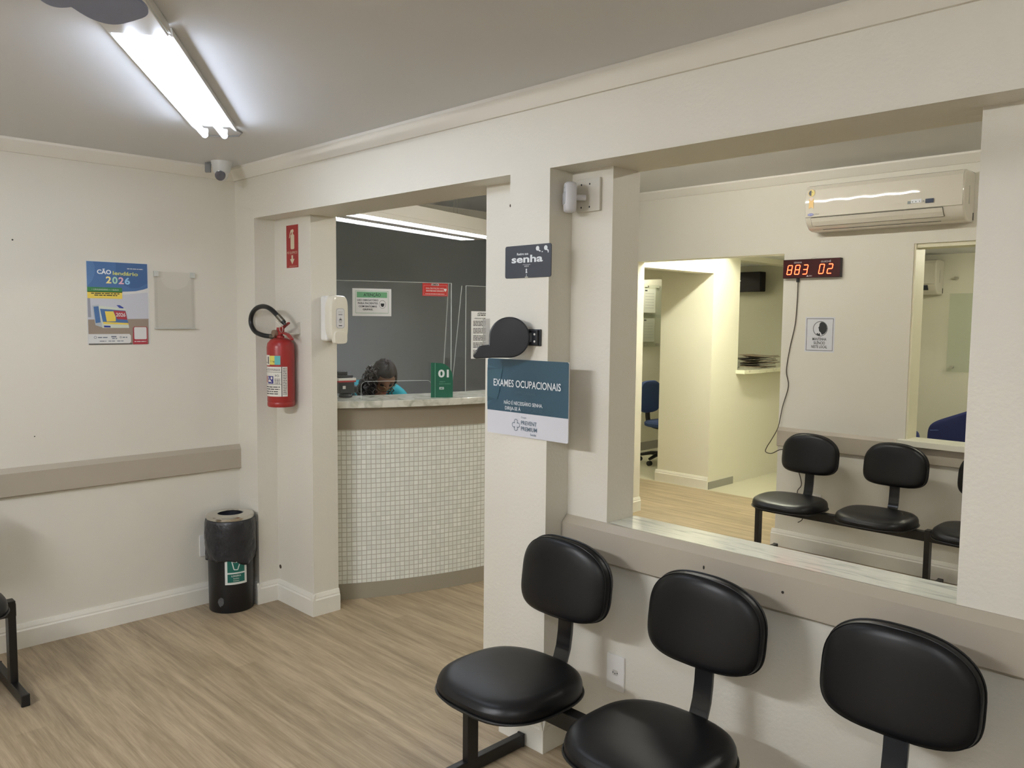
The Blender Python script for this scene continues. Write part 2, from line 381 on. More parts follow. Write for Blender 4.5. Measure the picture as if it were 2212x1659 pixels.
bb(lambda q, t: (t, YR-q[0], q[1]), .215, .6075)
bb(lambda q, t: (.59+q[0], t, q[1]), YR-.0175, YB)
bb(lambda q, t: (t, YR-q[0], q[1]), 1.93, 2.187)
bb(lambda q, t: (2.187-q[0], t, q[1]), -.0175, YR)
bb(lambda q, t: (t, -q[0], q[1]), 2.1695, 2.4035)
bb(lambda q, t: (2.386+q[0], t, q[1]), -.0175, YR)
bb(lambda q, t: (t, YR-q[0], q[1]), 2.386, 6.2)
st('baseboard_front', mb)
mb = MB()
bb(lambda q, t: (t, 3.285-q[0]*1.3, q[1]), 1.585, 6.2)
bb(lambda q, t: (.305+q[0], t, q[1]), 3.285, 3.42)
bb(lambda q, t: (t, 4.6-q[0], q[1]), -.36, .24)
bb(lambda q, t: (t, YB+q[0], q[1]), 2.0, 6.2)
st('baseboard_far', mb)
mb = MB(); mb.box((.24, 4.6, 0), (.248, 5.05, .07), GREYB); mb.box((-1.6, 4.75, 0), (-1.59, 8, .1), GREYB); st('baseboard_hall', mb)
mb = MB(); mb.box((2.573, YR-.004, .85), (3.722, YB+.01, .878), SILL); st('trim_8', mb, bevel=.002)
mb = MB(); mb.box((2.44, 3.225, .825), (3.62, 3.44, .862), mat('pale_sill_stone', (222, 220, 204), .3)); st('trim_9', mb, bevel=.002)
# inner frames of the far openings
mb = MB(); fr = mat('cream_frame_paint', (222, 218, 192), .5)
mb.box((2.466, 3.292, .86), (2.482, 3.45, 2.1), fr); mb.box((2.482, 3.30, 2.075), (3.6, 3.45, 2.104), fr); st('window_1', mb)
# small scars in the plaster
mb = MB(); SC_ = mat('plaster_scar', (70, 58, 44), .9)
mb.lathe([(.0, 0), (.012, 0), (.012, .001), (0, .001)], (.235, YR-.001, .19), SC_, 10, 'y'); st('trim_10', mb)

# ------------------------------------------------------------------ beam seating
def ring_shape(w, d, z, n=2.6, nb=None, K=56, dish=0, y0=0):
    return [(x, y+y0, z + dish*((x/(w/2))**2)) for x, y in superellipse(w, d, n, K, nb)]
def build_bench():
    root = empty('beam_seating')
    q = MB(); q.box((-.262, .024, .332), (1.927, .070, .388), BLACKM); q.build('crossbar', root, bevel=.003)
    for lx in (-.245, .8325, 1.91):
        q = MB(); q.box((lx-.015, .022, .045), (lx+.015, .072, .40), BLACKM); lg = q.build('leg', root, bevel=.003)
        q = MB(); q.box((lx-.015, -.13, .004), (lx+.015, .30, .05), BLACKM); ft = q.build('foot', lg, bevel=.003)
        for y0, y1 in ((-.142, -.128), (.298, .308)): q = MB(); q.box((lx-.0165, y0, .001), (lx+.0165, y1, .052), BLACKP); q.build('end_cap', lg, bevel=.003)
    for k in range(4):
        x = .553*k
        # seat pan: soft top, waterfall edge, hard shell below
        q = MB(); R = []
        for sc_, z in ((.80, .394), (.97, .395), (1.0, .399), (1.0, .404)): R.append([(a+x, b, c) for a, b, c in ring_shape(.437*sc_, .423*sc_, z, 2.6, 2.9)])
        q.loft(R, BLACKP); q.build('seat_shell', root)
        q = MB(); R = []
        for sc_, z in ((.985, .402), (1.003, .411), (1.005, .424), (.996, .437), (.975, .447), (.94, .4535), (.89, .457), (.80, .4595), (.60, .461), (.36, .461), (.12, .461)):
            R.append([(a+x, b, c - .006*max(0, (b/.2))**2*0 + .006*(abs(a)/.22)**2*(1 if sc_ < .9 else 0) - (.010*(max(0, -b-.10)/.1) if sc_ < 1 else 0)) for a, b, c in ring_shape(.437*sc_, .423*sc_, z, 2.6, 2.9)])
        q.loft(R, BLACKV); s = q.build('seat', root)
        q = MB(); pr = [Vector((a+x, b, .4035)) for a, b in superellipse(.444, .430, 2.6, 64, 2.9)]; q.tube(pr+[pr[0]], .0035, BLACKP, 6, False); q.build('piping', s)
        # stem
        path = [(.02, .386), (.12, .384), (.175, .386), (.215, .400), (.243, .430), (.258, .470), (.266, .52), (.270, .58), (.270, .70)]
        q = MB(); R = []
        for i, (y, z) in enumerate(path):
            a = Vector(path[max(i-1, 0)]); b = Vector(path[min(i+1, len(path)-1)]); d = (b-a).normalized(); nn = Vector((-d.y, d.x))
            R.append([(x+u, y+nn.x*v, z+nn.y*v) for u, v in ((-.030, -.004), (-.027, -.009), (-.012, -.009), (-.008, -.004), (.008, -.004), (.012, -.009), (.027, -.009), (.030, -.004), (.030, .006), (-.030, .006))])
        q.loft(R, mat('gloss_black_steel', (14, 15, 18), .14)); q.build('back_stem', root)
        # backrest
        W, H = .383, .264; cz = .724; cy = .235
        def pt(a, b, dep, sc_): 
            a *= sc_; b *= sc_; 
            return (x+a, cy + dep + .9*a*a*(1) - .055*(-b/.136)*0 + (b)*.13, cz+b)
        def outl(): 
            out = []
            for kk in range(64):
                t = 2*pi*kk/64; c, s_ = cos(t), sin(t); e = 2.35 if s_ > 0 else 4.2
                out.append((W/2*math.copysign(abs(c)**(2/e), c)*(1.0+.035*(-s_)), H/2*math.copysign(abs(s_)**(2/e), s_)))
            return out
        O = outl()
        q = MB(); q.loft([[pt(a, b, dp, sc_) for a, b in O] for sc_, dp in ((.55, .036), (.85, .034), (.95, .028), (.985, .018), (.99, .008))], BLACKP); q.build('backrest_shell', root)
        q = MB(); q.loft([[pt(a, b, dp, sc_) for a, b in O] for sc_, dp in ((.985, .012), (1.0, .004), (1.0, -.008), (.985, -.019), (.95, -.027), (.89, -.032), (.80, -.035), (.6, -.036), (.3, -.036), (.08, -.036))], BLACKV); bk = q.build('backrest', root)
        q = MB(); pr = [Vector(pt(a, b, .004, 1.004)) for a, b in O]; q.tube(pr+[pr[0]], .0032, BLACKP, 6, False)
        pr = [Vector(pt(a, b, -.0205, .984)) for a, b in O]; q.tube(pr+[pr[0]], .0012, BLACKV, 5, False); q.build('piping', bk)
    return root
G = 'black beam seating units along the walls'
b1 = build_bench(); b1.location = (2.55, -.335, 0)
tag(b1, 'black four-place beam seating in the foreground against the rail wall, below the marble sill', 'bench', G)
b2 = subtree_copy(b1); b2.location = (1.935, 2.835, 0); tag(b2, 'black beam seating in the far room under the air conditioner, seen through the big opening', 'bench', G)
b3 = subtree_copy(b1); b3.location = (.55, -3.19, 0); b3.rotation_euler = (0, 0, pi/2); tag(b3, 'black beam seating along the poster wall, only its end seat and leg showing', 'bench', G)

# ------------------------------------------------------------------ light fixtures
def tube_light(name, a, b, z, width, h, mat_e, label, group, body=None, ntube=2, lit=True):
    a = Vector((a[0], a[1], z)); b = Vector((b[0], b[1], z)); d = (b-a); Ln = d.length
    root = empty(name, (a+b)/2, math.atan2(d.y, d.x), label, 'light fixture', group)
    wm = body or mat('white_enamel_tray', (216, 214, 210), .4)
    q = MB()
    hw = width/2
    q.prism([(-hw, -h), (-hw+.006, -h), (-hw*.72, -.012), (hw*.72, -.012), (hw-.006, -h), (hw, -h), (hw*.95, -.0015), (-hw*.95, -.0015)], lambda p, t: (t, p[0], p[1]), -Ln/2, Ln/2, wm)
    q.build('reflector_tray', root)
    if not lit: q = MB(); q.box((-Ln/2, -hw*.93, -.034), (Ln/2, hw*.93, -.0262), wm); q.build('cover', root, bevel=.002)
    for k in range(ntube):
        y = (k-(ntube-1)/2)*width*.46
        if lit:
            q = MB(); q.tube([(-Ln/2+.03, y, -.052), (Ln/2-.03, y, -.052)], .013, mat_e, 12); tb = q.build('fluorescent_tube', root)
        for sx in ((1,) if lit else ()):
            q = MB(); q.cbox((sx*(Ln/2-.02), y, -.033), (.016, .024, .018), WHITEP); q.build('lamp_holder', root, bevel=.003)
    return root
GL = 'twin-tube ceiling fixtures'
E_COOL = emitter('cool_tube', (225, 236, 255), L_MAIN)
tube_light('fluorescent_light', (1.965, -1.235), (.985, -.565), CZ, .17, .026, E_COOL, 'lit white twin-tube fluorescent light on the ceiling near the poster corner', GL)
tube_light('fluorescent_light', (2.98, -1.93), (1.985, -1.25), CZ, .17, .026, E_COOL, 'unlit white twin-tube fluorescent fixture behind the dark fan, end to end with the lit one', GL, lit=False)
E_BACK = emitter('neutral_tube', (246, 249, 255), L_BACK)
tube_light('fluorescent_light', (1.6, -3.4), (2.8, -3.4), CZ, .17, .026, E_BACK, 'lit ceiling light behind the camera, nearer the poster wall', GL)
tube_light('fluorescent_light', (4.3, -2.9), (5.5, -2.9), CZ, .17, .026, emitter('neutral_tube_dimmer', (246, 249, 255), L_BACK2), 'lit ceiling light behind the camera, nearer the right wall', GL)
E_R2 = emitter('warm_tube', (255, 252, 243), L_ROOM2)
tube_light('fluorescent_light', (.95, 1.8), (2.15, 1.8), CZ2, .17, .026, E_R2, 'ceiling light of the far room, hidden behind the beam', GL, ntube=1)
tube_light('fluorescent_light', (3.7, 1.8), (4.9, 1.8), CZ2, .17, .026, E_R2, 'ceiling light of the far room beyond the right pier', GL, ntube=1)
E_H = emitter('yellow_tube', (255, 254, 230), L_HALL)
tube_light('fluorescent_light', (.9, 3.62), (.9, 4.5), 2.6, .17, .026, E_H, 'yellowish hallway ceiling light beyond the far doorway', GL)
E_S = emitter('dim_tube', (250, 246, 222), L_SIDE)
tube_light('fluorescent_light', (2.6, 4.4), (3.7, 4.4), 2.2, .17, .026, E_S, 'ceiling light of the room behind the far window', GL)
tube_light('fluorescent_light', (-1.3, 5.0), (-1.3, 6.1), 2.4, .17, .026, E_S, 'ceiling light of the room with the notice boards', GL)
tube_light('fluorescent_light', (-.4, 5.3), (.0, 6.0), 2.25, .17, .026, None, 'unlit ceiling light of the office behind the hall counter', GL, lit=False)

# louvred pendant over the desk
def pendant():
    a = radians(104.5); root = empty('pendant_light', (-.02, 1.30, 2.2), a, 'long white louvred pendant light hanging over the reception desk', 'light fixture')
    Ln, W, H = 1.62, .37, .085
    wm = mat('pendant_enamel', (226, 222, 214), .35)
    q = MB(); q.box((-Ln/2, -W/2, .03), (Ln/2, W/2, .03+H), wm); q.box((-Ln/2, -.05, .0), (Ln/2, .05, .03), wm)
    for y0 in (-W/2, W/2-.006): q.box((-Ln/2, y0, .0), (Ln/2, y0+.006, .03), wm)
    for x0 in (-Ln/2, Ln/2-.02): q.box((x0, -W/2, .0), (x0+.02, W/2, .03), wm)
    q.build('housing', root, bevel=.002)
    al = mat('mirror_louvre', (225, 228, 230), .18, 1)
    for s in (-1, 1):
        yc = s*.1175
        q = MB(); q.tube([(-Ln/2+.03, yc, .024), (Ln/2-.03, yc, .024)], .008, emitter('pendant_tube', (238, 244, 255), L_DESK), 8); q.build('fluorescent_tube', root)
        q = MB()
        for k in range(44):
            x = -Ln/2+.03+k*(Ln-.06)/43
            q.add([(x, yc-.062, .0), (x, yc+.062, .0), (x+.004, yc+.062, .02), (x+.004, yc-.062, .02)], [(0, 1, 2, 3)], al)
        q.build('louvre', root, fix=False)
    for x in (-.55, .45):
        q = MB()
        for dx in (-.03, .03): q.tube([(x+dx, 0, .03+H), (x, 0, CZ2-2.2)], .0012, STEEL, 5)
        q.build('hanging_wire', root)
pendant()

# thin cable mark beside the lit fixture
q = MB(); q.tube([(.76, -.50, CZ-.004), (.80, -.44, CZ-.004), (.86, -.40, CZ-.004), (.93, -.42, CZ-.004), (1.0, -.50, CZ-.004)], .003, mat('grey_cable', (150, 150, 150), .6), 6)
tag(q.build('cable'), 'thin grey cable loop on the ceiling beside the end of the lit fixture', 'cable')

# ------------------------------------------------------------------ dark petal fan at the ceiling
def fan():
    root = empty('ceiling_fan', (2.768, -1.735, 2.2), 0, 'dark blue-grey petal-bladed fan on the ceiling at the top left corner', 'fan')
    fm = mat('dark_blue_plastic', (138, 148, 180), .4)
    q = MB(); q.lathe([(.0, .21), (.06, .21), (.06, .19), (.018, .17), (.018, .06), (.055, .05), (.06, .0), (.04, -.03), (0, -.035)], (0, 0, 0), fm, 28); q.build('motor', root)
    for a0, tip, ww, dz in ((127, .315, .118, .0), (146, .278, .10, .014), (210, .30, .12, 0), (265, .30, .12, .0), (325, .30, .12, 0), (20, .30, .12, .0)):
        a = radians(a0); q = MB(); pts = []
        for x, y in superellipse(tip-.04, ww, 3.6, 40):
            r = (tip+.04)/2 + x; pts.append((r, y*(.72+.28*min(1, (r-.04)/(tip-.1)))))
        pos = lambda r, y, z: (r*cos(a)-y*sin(a), r*sin(a)+y*cos(a), .010+dz+z-y*.22)
        q.loft([[pos(r, y, -.003) for r, y in pts], [pos(r, y, .003) for r, y in pts]], fm); q.build('blade', root)
fan()

# ------------------------------------------------------------------ dome camera in the corner
def dome():
    root = empty('dome_camera', (.20, -.17, CZ), radians(-40), 'small white dome security camera on the ceiling in the corner', 'security camera')
    wm = mat('camera_white', (212, 214, 214), .35)
    q = MB(); q.lathe([(0, 0), (.054, 0), (.052, -.012), (.040, -.055), (.034, -.062), (0, -.064)], (0, 0, 0), wm, 28); q.build('base', root)
    q = MB(); q.lathe([(.001, -.033), (.018, -.028), (.030, -.014), (.034, 0), (.030, .016), (.0, .03)], (0, 0, -.068), wm, 24); q.build('ball', root)
    q = MB()
    X = Matrix.Translation((.024, 0, -.074)) @ Matrix.Rotation(radians(108), 4, 'Y')
    q.lathe([(0, .0), (.026, .0), (.026, .012), (.020, .014), (0, .010)], (0, 0, 0), mat('smoked_lens', (92, 92, 100), .15), 24, xf=X); q.build('lens', root)
    q = MB(); q.cbox((-.02, -.075, -.028), (.014, .03, .05), mat('grey_bracket', (120, 120, 120), .5)); q.cbox((-.02, -.055, -.008), (.014, .05, .012), mat('grey_bracket', (120, 120, 120), .5)); q.build('bracket', root, bevel=.002)
dome()

# ------------------------------------------------------------------ waste bin
def bin_():
    root = empty('waste_bin', (.155, -.135, 0), 0, 'tall black waste bin with a steel ring lid and bag overhang, in the corner', 'bin')
    bm_ = mat('bin_black', (18, 19, 22), .35, bump=(30, .06, .003))
    q = MB(); q.lathe([(0, .001), (.115, .001), (.118, .006), (.120, .26), (.122, .50), (.117, .505), (.112, .49), (.11, .05), (0, .04)], (0, 0, 0), bm_, 48); q.build('body', root)
    q = MB(); q.lathe([(.122, .500), (.126, .505), (.126, .520), (.120, .526), (.070, .530), (.066, .526), (.066, .515), (.112, .508)], (0, 0, 0), CHROME, 48, cap=False); q.build('lid_ring', root)
    q = MB(); q.lathe([(0, .47), (.064, .47), (.066, .522)], (0, 0, 0), mat('bin_inside', (12, 14, 30), .6), 32, cap=False); q.build('inner_bag', root)
    rr = random.Random(3); R = []; K = 72; ph = [rr.uniform(0, 6.28) for _ in range(8)]
    zs = [.505, .50, .485, .46, .43, .40, .37, .34, .31, .29, .278]
    for i, z in enumerate(zs):
        ring = []
        for k in range(K):
            t = 2*pi*k/K; f = i/(len(zs)-1)
            r = .1268 + .009*sin(pi*min(1, f*1.1)) + .0036*f*sin(6*t+ph[0]+z*40) + .0026*sin(11*t+ph[1]-z*60)*f + .002*sin(19*t+ph[2]+z*90)*f
            zz = z + (.012*sin(2*t+ph[3]) + .008*sin(5*t+ph[4]))*f*f
            ring.append((r*cos(t), r*sin(t), zz))
        R.append(ring)
    q = MB(); q.loft(R, mat('bag_black', (36, 37, 42), .30, bump=(13, .7, .022)), cap=False); o = q.build('bag_skirt', root)
    md = o.modifiers.new('thickness', 'SOLIDIFY'); md.thickness = .0012
    # sticker wrapped round the drum
    a0 = radians(-41); r = .1215
    s = Sheet((0, 0, .155), (1, 0, 0), (0, 0, 1), .125, .15)
    s.map = lambda u, v, l: Vector(((r+l)*cos(a0+u/r), (r+l)*sin(a0+u/r), .16+v - .05*0))
    gr = mat('sticker_green', (20, 98, 86), .4); wh = mat('sticker_white', (214, 216, 212), .4)
    s.rect(0, 0, .118, .16, wh, 1, 'sticker')
    s.rect(.013, .066, .104, .155, gr, 2, 'sticker'); s.rect(.013, .012, .104, .058, gr, 2, 'sticker')
    s.line([(.036, .128), (.047, .082), (.066, .080), (.082, .128)], .005, wh, 3, 'sticker'); s.line([(.034, .126), (.056, .121), (.084, .126)], .0045, wh, 3, 'sticker')
    s.text('LIXEIRA', .058, .043, .0095, wh, 3, .050, .02, 'c', 'sticker'); s.text('Resíduo', .058, .030, .007, wh, 3, None, .01, 'c', 'sticker'); s.text('Comum', .058, .018, .007, wh, 3, None, .01, 'c', 'sticker')
    s.build(root)
    s2 = Sheet((0, 0, 0), (1, 0, 0), (0, 0, 1), .05, .07); s2.map = lambda u, v, l: Vector(((.1192+l)*cos(radians(-62)+u/r), (.1192+l)*sin(radians(-62)+u/r), .035+v))
    rr = random.Random(5)
    s2.poly([(rr.uniform(-.003, .003)+.018+.016*cos(t*pi/8), rr.uniform(-.004, .004)+.03+.026*sin(t*pi/8)) for t in range(16)], mat('glue_residue', (78, 80, 82), .6), 1, 'glue_patch'); s2.build(root)
bin_()

# ------------------------------------------------------------------ sockets and plates
def plate(name, o, ux, w, h, label, holes=True, group=None):
    s = Sheet(o, ux, (0, 0, 1), w, h); s.o = s.o + s.n*.008
    b = slab(name, s, .008, WHITEP, r=.004, bevel=.0015); tag(b, label, 'socket', group)
    if holes:
        s.rrect(w*.34, h*.42, w*.66, h*.58, .006, mat('socket_recess', (198, 196, 190), .5), 1, 'socket_face')
        for dx in (-.0095, 0, .0095): s.ell(w/2+dx, h/2-(.003 if dx == 0 else 0), .0024, .0024, INK, 2, 'socket_face', 10)
        s.build(b)
    return b
plate('wall_socket', (2.592, YR, .281), (1, 0, 0), .078, .128, 'white wall socket between the two foreground seats, below the rail')
plate('cover_plate', (0, -.245, .27), (0, 1, 0), .07, .12, 'white cover plate on the left wall half hidden by the bin', holes=False)
plate('wall_socket', (1.85, 3.285, .30), (1, 0, 0), .09, .115, 'white socket plate behind the first seat of the far room bench')

# ------------------------------------------------------------------ fire extinguisher and its sign
def extinguisher():
    root = empty('fire_extinguisher', (.412, .040, 1.125), 0, 'red fire extinguisher with black hose hanging on the recessed pier', 'fire extinguisher')
    R_ = .072
    q = MB(); q.lathe([(0, 0), (.068, 0), (R_, .006), (R_, .022), (.0705, .026), (R_, .030), (R_, .315), (.068, .338), (.052, .356), (.030, .366), (.018, .368), (0, .368)], (0, 0, 0), RED, 48); q.build('cylinder', root)
    q = MB(); q.lathe([(.020, .366), (.020, .376), (.013, .380), (.013, .402), (.018, .404), (.018, .412), (0, .414)], (0, 0, 0), RED, 24)
    q.cbox((.0, 0, .408), (.036, .026, .026), RED); q.build('valve', root, bevel=.001)
    q = MB(); R = []
    for x, z, hh, ww in ((-.024, .405, .018, .022), (.01, .414, .014, .020), (.05, .430, .009, .018), (.088, .446, .008, .016)): R.append([(x, -ww/2, z-hh/2), (x, ww/2, z-hh/2), (x, ww/2, z+hh/2), (x, -ww/2, z+hh/2)])
    q.loft(R, RED); q.build('lever', root, bevel=.0015)
    q = MB(); R = []
    for x, z, hh, ww in ((.0, .390, .014, .022), (.04, .393, .011, .022), (.08, .384, .010, .020), (.120, .360, .010, .018)): R.append([(x, -ww/2, z-hh/2), (x, ww/2, z-hh/2), (x, ww/2, z+hh/2), (x, -ww/2, z+hh/2)])
    q.loft(R, RED); q.build('handle', root, bevel=.0015)
    q = MB(); q.lathe([(0, -.032), (.019, -.032), (.020, -.028), (.020, -.012), (0, -.012)], (-.022, 0, .388), mat('gauge_brass', (150, 128, 110), .35, .6), 20, 'y'); q.build('gauge', root)
    hp = smooth([(-.02, -.014, .372), (-.05, -.028, .373), (-.092, -.052, .378), (-.155, -.062, .395), (-.195, -.064, .428), (-.203, -.064, .462), (-.182, -.064, .498), (-.130, -.064, .524), (-.062, -.062, .532), (.005, -.058, .518), (.058, -.042, .478), (.084, -.024, .446)])
    q = MB(); q.tube(hp, .0125, BLACKP, 12); q.build('hose', root)
    q = MB(); q.tube([(-.018, -.013, .372), (-.052, -.029, .373)], .0142, mat('hose_ferrule', (110, 104, 92), .35, .8), 12); q.tube([(.053, -.044, .483), (.078, -.029, .454)], .0142, mat('hose_ferrule', (110, 104, 92), .35, .8), 12); q.tube([(.078, -.029, .454), (.089, -.022, .438)], .009, BLACKP, 10); q.build('ferrule', root)
    q = MB(); ring = [(.038+.017*cos(t*pi/8), -.016, .415+.019*sin(t*pi/8)) for t in range(17)]; q.tube(ring, .0014, STEEL, 6, False); q.tube([(.012, -.016, .452), (-.012, -.016, .472), (-.022, -.016, .468), (-.01, -.016, .455), (.02, -.016, .436), (.042, -.016, .428)], .0042, mat('white_seal', (230, 226, 214), .5), 6); q.build('safety_pin', root)
    # wrapped labels
    a0 = radians(-112); s = Sheet((0, 0, 0), (1, 0, 0), (0, 0, 1), 1, 1); s.map = lambda u, v, l: Vector(((R_+.0003+l)*cos(a0+u/R_), (R_+.0003+l)*sin(a0+u/R_), v))
    lp = mat('label_paper', (216, 212, 202), .5); k2 = mat('label_black', (50, 46, 44), .6)
    s.rect(0, .222, .040, .276, lp, 1, 'label'); s.rect(.026, .230, .034, .268, k2, 2, 'label'); s.bars(.004, .235, .022, .006, k2, 2, 1, 'label')
    s.rect(.041, .226, .072, .273, mat('label_yellow', (216, 206, 96), .5), 1, 'label'); s.rect(.072, .226, .102, .273, mat('label_teal', (92, 178, 176), .5), 1, 'label'); s.text('2. kg', .048, .240, .009, k2, 2, None, .01, 'l', 'label')
    s.rect(0, .058, .106, .215, lp, 1, 'label'); s.rect(.110, .058, .138, .215, lp, 1, 'label')
    for z in (.186, .121): s.rect(0, z, .106, z+.0018, k2, 2, 'label')
    s.rect(.106, .058, .110, .215, k2, 1, 'label')
    s.bars(.02, .202, .1, .004, k2, 2, 3, 'label'); s.bars(.02, .195, .1, .004, k2, 2, 4, 'label'); s.text('in', .004, .194, .012, k2, 2, None, .02, 'l', 'label')
    s.rect(.004, .130, .018, .166, RED, 2, 'label'); s.rect(.026, .126, .064, .166, mat('label_blue', (58, 52, 120), .5), 2, 'label')
    s.ell(.040, .140, .009, .006, lp, 3, 'label', 12); s.ell(.053, .155, .006, .007, lp, 3, 'label', 12); s.line([(.032, .16), (.038, .148), (.054, .132)], .003, lp, 3, 'label')
    s.text('PÓ', .074, .162, .012, k2, 2, None, .0, 'l', 'label')
    for i in range(5): s.bars(.070, .150-.006*i, .1, .004, k2, 2, 10+i, 'label')
    for i, z in enumerate((.106, .094, .082, .070)): s.bars(.004, z, .098-.01*(i > 1), .0075, k2, 2, 20+i, 'label')
    for i in range(16): s.bars(.114, .205-.009*i, .134, .005, k2, 2, 40+i, 'label')
    s.build(root)
    q = MB(); q.box((.045, .075, .37), (.067, .0795, .45), mat('steel_hook', (190, 186, 174), .5)); q.box((.02, .0, .385), (.067, .0795, .392), mat('steel_hook', (190, 186, 174), .5)); q.build('wall_hook', root, bevel=.001)
extinguisher()
s = Sheet((.345, YR-.001, 1.866), (1, 0, 0), (0, 0, 1), .122, .226); RS = mat('sign_red', (158, 44, 42), .5); CS = mat('sign_cream', (206, 196, 168), .5)
b = slab('fire_sign', s, .001, RS); tag(b, 'red PÓ QUÍMICO fire extinguisher sign with a down arrow on the pier', 'sign')
s.rrect(.045, .098, .083, .176, .008, CS); s.poly([(.057, .174), (.071, .174), (.071, .190), (.057, .190)], CS); s.poly([(.050, .188), (.076, .188), (.078, .196), (.070, .204), (.048, .200), (.036, .178), (.030, .158), (.036, .158), (.044, .178), (.052, .188)], CS)
s.text('PÓ QUÍMICO', .061, .074, .013, CS, 1, .104, .0, 'c'); s.poly([(.053, .066), (.069, .066), (.069, .046), (.084, .046), (.061, .018), (.038, .046), (.053, .046)], CS); s.bars(.03, .007, .11, .003, CS, 1, 4)
s.build(b)

# ------------------------------------------------------------------ soap dispenser on the pier's side
def soap():
    root = empty('soap_dispenser', (.592, .226, 1.47), 0, 'white wall-mounted soap dispenser with a push lever on the pier beside the counter', 'soap dispenser')
    q = MB(); q.box((0, -.056, .008), (.062, .056, .245), WHITEP); q.build('backplate', root, bevel=.014, seg=4)
    def shell(x, sc_): 
        return [(x, a*sc_, b) for a, b in [(p[0], .135+p[1]*sc_) for p in superellipse(.112, .24, 5, 40)]]
    q = MB(); R = []
    for x, sc_ in ((.05, 1.0), (.082, 1.0), (.096, .96), (.104, .88), (.107, .6), (.107, .1)): R.append([(x, p[0]*sc_, .130+p[1]*(sc_+1)/2*(1 if sc_ > .5 else sc_*1.5)) for p in superellipse(.112, .236, 4.5, 48)])
    q.loft(R, WHITEG); q.build('cover', root)
    q = MB(); R = []
    for x, sc_ in ((.09, 1.0), (.108, .98), (.116, .9), (.118, .3)): R.append([(x, p[0]*sc_, .028+p[1]*sc_) for p in superellipse(.082, .072, 4, 40)])
    q.loft(R, WHITEG); q.build('push_lever', root)
    s = Sheet((.1075, -.026, .075), (0, 1, 0), (0, 0, 1), .052, .105); gm = mat('badge_grey', (186, 186, 186), .4); g2 = mat('badge_light', (214, 214, 214), .4)
    s.rrect(0, 0, .052, .105, .014, gm, 1, 'badge'); s.rrect(.004, .004, .048, .101, .012, g2, 2, 'badge')
    s.bars(.012, .086, .04, .005, gm, 3, 2, 'badge'); s.bars(.012, .079, .04, .005, gm, 3, 3, 'badge'); s.rect(.014, .070, .038, .073, INK, 3, 'badge'); s.ell(.026, .038, .011, .012, gm, 3, 'badge', 16); s.poly([(.019, .044), (.033, .044), (.026, .062)], gm, 3, 'badge'); s.bars(.015, .012, .038, .007, INK, 3, 5, 'badge')
    s.build(root)
soap()

# ------------------------------------------------------------------ calendar poster and clear holder on the left wall
s = Sheet((.0015, -.787, 1.453), (0, 1, 0), (0, 0, 1), .304, .418, .0004)
P1 = mat('poster_white', (214, 214, 212), .4); PB = mat('poster_blue', (72, 110, 160), .4); PB2 = mat('poster_blue_dark', (62, 98, 146), .4); PB3 = mat('poster_blue_light', (86, 124, 172), .4)
PG = mat('poster_green', (60, 128, 72), .4); PY = mat('poster_yellow', (232, 206, 92), .4); PR = mat('poster_red', (168, 56, 66), .4)
b = slab('poster', s, .0012, P1); tag(b, 'calendar poster with a blue top and 2026 lettering on the left wall', 'poster')
F = lambda x, y: ((x-60)/1130*.304, (1605-y)/1500*.418)      # drawing units of the print, laid out on the sheet itself
def fp(pts): return [F(*p) for p in pts]
s.poly(fp([(75, 115), (1165, 115), (1165, 560), (1080, 590), (940, 622), (800, 634), (690, 640), (690, 580), (75, 580)]), PB, 1)
s.poly(fp([(75, 115), (190, 115), (215, 200), (215, 320), (170, 450), (75, 560)]), PB3, 2); s.poly(fp([(590, 115), (1165, 115), (1165, 470), (1000, 560), (860, 575), (720, 520), (620, 400), (585, 250)]), PB2, 2)
s.poly(fp([(75, 570), (690, 570), (690, 660), (75, 660)]), PG, 3); s.poly(fp([(75, 650), (690, 650), (690, 770), (75, 770)]), PY, 3)
s.poly(fp([(75, 770), (1165, 640), (1165, 1200), (75, 1200)]), mat('poster_pale', (196, 198, 206), .4), 1); s.poly(fp([(75, 1150), (1165, 1130), (1165, 1600), (75, 1600)]), mat('poster_desk', (150, 136, 122), .4), 2)
s.poly(fp([(75, 770), (120, 770), (130, 1110), (75, 1110)]), mat('poster_shadow', (150, 152, 162), .4), 3)
s.poly(fp([(75, 1410), (800, 1410), (828, 1440), (828, 1555), (800, 1580), (75, 1580)]), P1, 4); s.poly(fp([(75, 1580), (850, 1580), (850, 1603), (75, 1603)]), mat('poster_dark', (96, 92, 86), .4), 3)
s.poly(fp([(870, 1300), (895, 1275), (1120, 1275), (1140, 1300), (1140, 1603), (862, 1603)]), PR, 4); s.rrect(*F(890, 1510), *F(1122, 1285), .006, P1, 5)
# two desk calendars
s.poly(fp([(150, 900), (270, 880), (320, 1290), (200, 1250)]), mat('cal_edge', (176, 184, 190), .4), 3); s.poly(fp([(175, 920), (262, 910), (290, 1200), (205, 1215)]), PB, 4)
s.poly(fp([(262, 900), (745, 950), (800, 1300), (320, 1300)]), mat('cal_face', (204, 210, 196), .4), 4); s.poly(fp([(285, 955), (740, 985), (785, 1210), (330, 1195)]), PB, 5)
s.poly(fp([(520, 985), (738, 995), (768, 1150), (585, 1140)]), PR, 6); s.poly(fp([(335, 1190), (785, 1210), (790, 1240), (340, 1228)]), PY, 6); s.poly(fp([(345, 1256), (460, 1260), (466, 1292), (350, 1290)]), mat('poster_navy', (54, 70, 150), .4), 6)
s.poly(fp([(370, 1000), (520, 1000), (560, 1100), (560, 1180), (400, 1185)]), PY, 6); s.poly(fp([(580, 885), (640, 885), (710, 930), (700, 945), (640, 945)]), mat('poster_navy', (54, 70, 150), .4), 3)
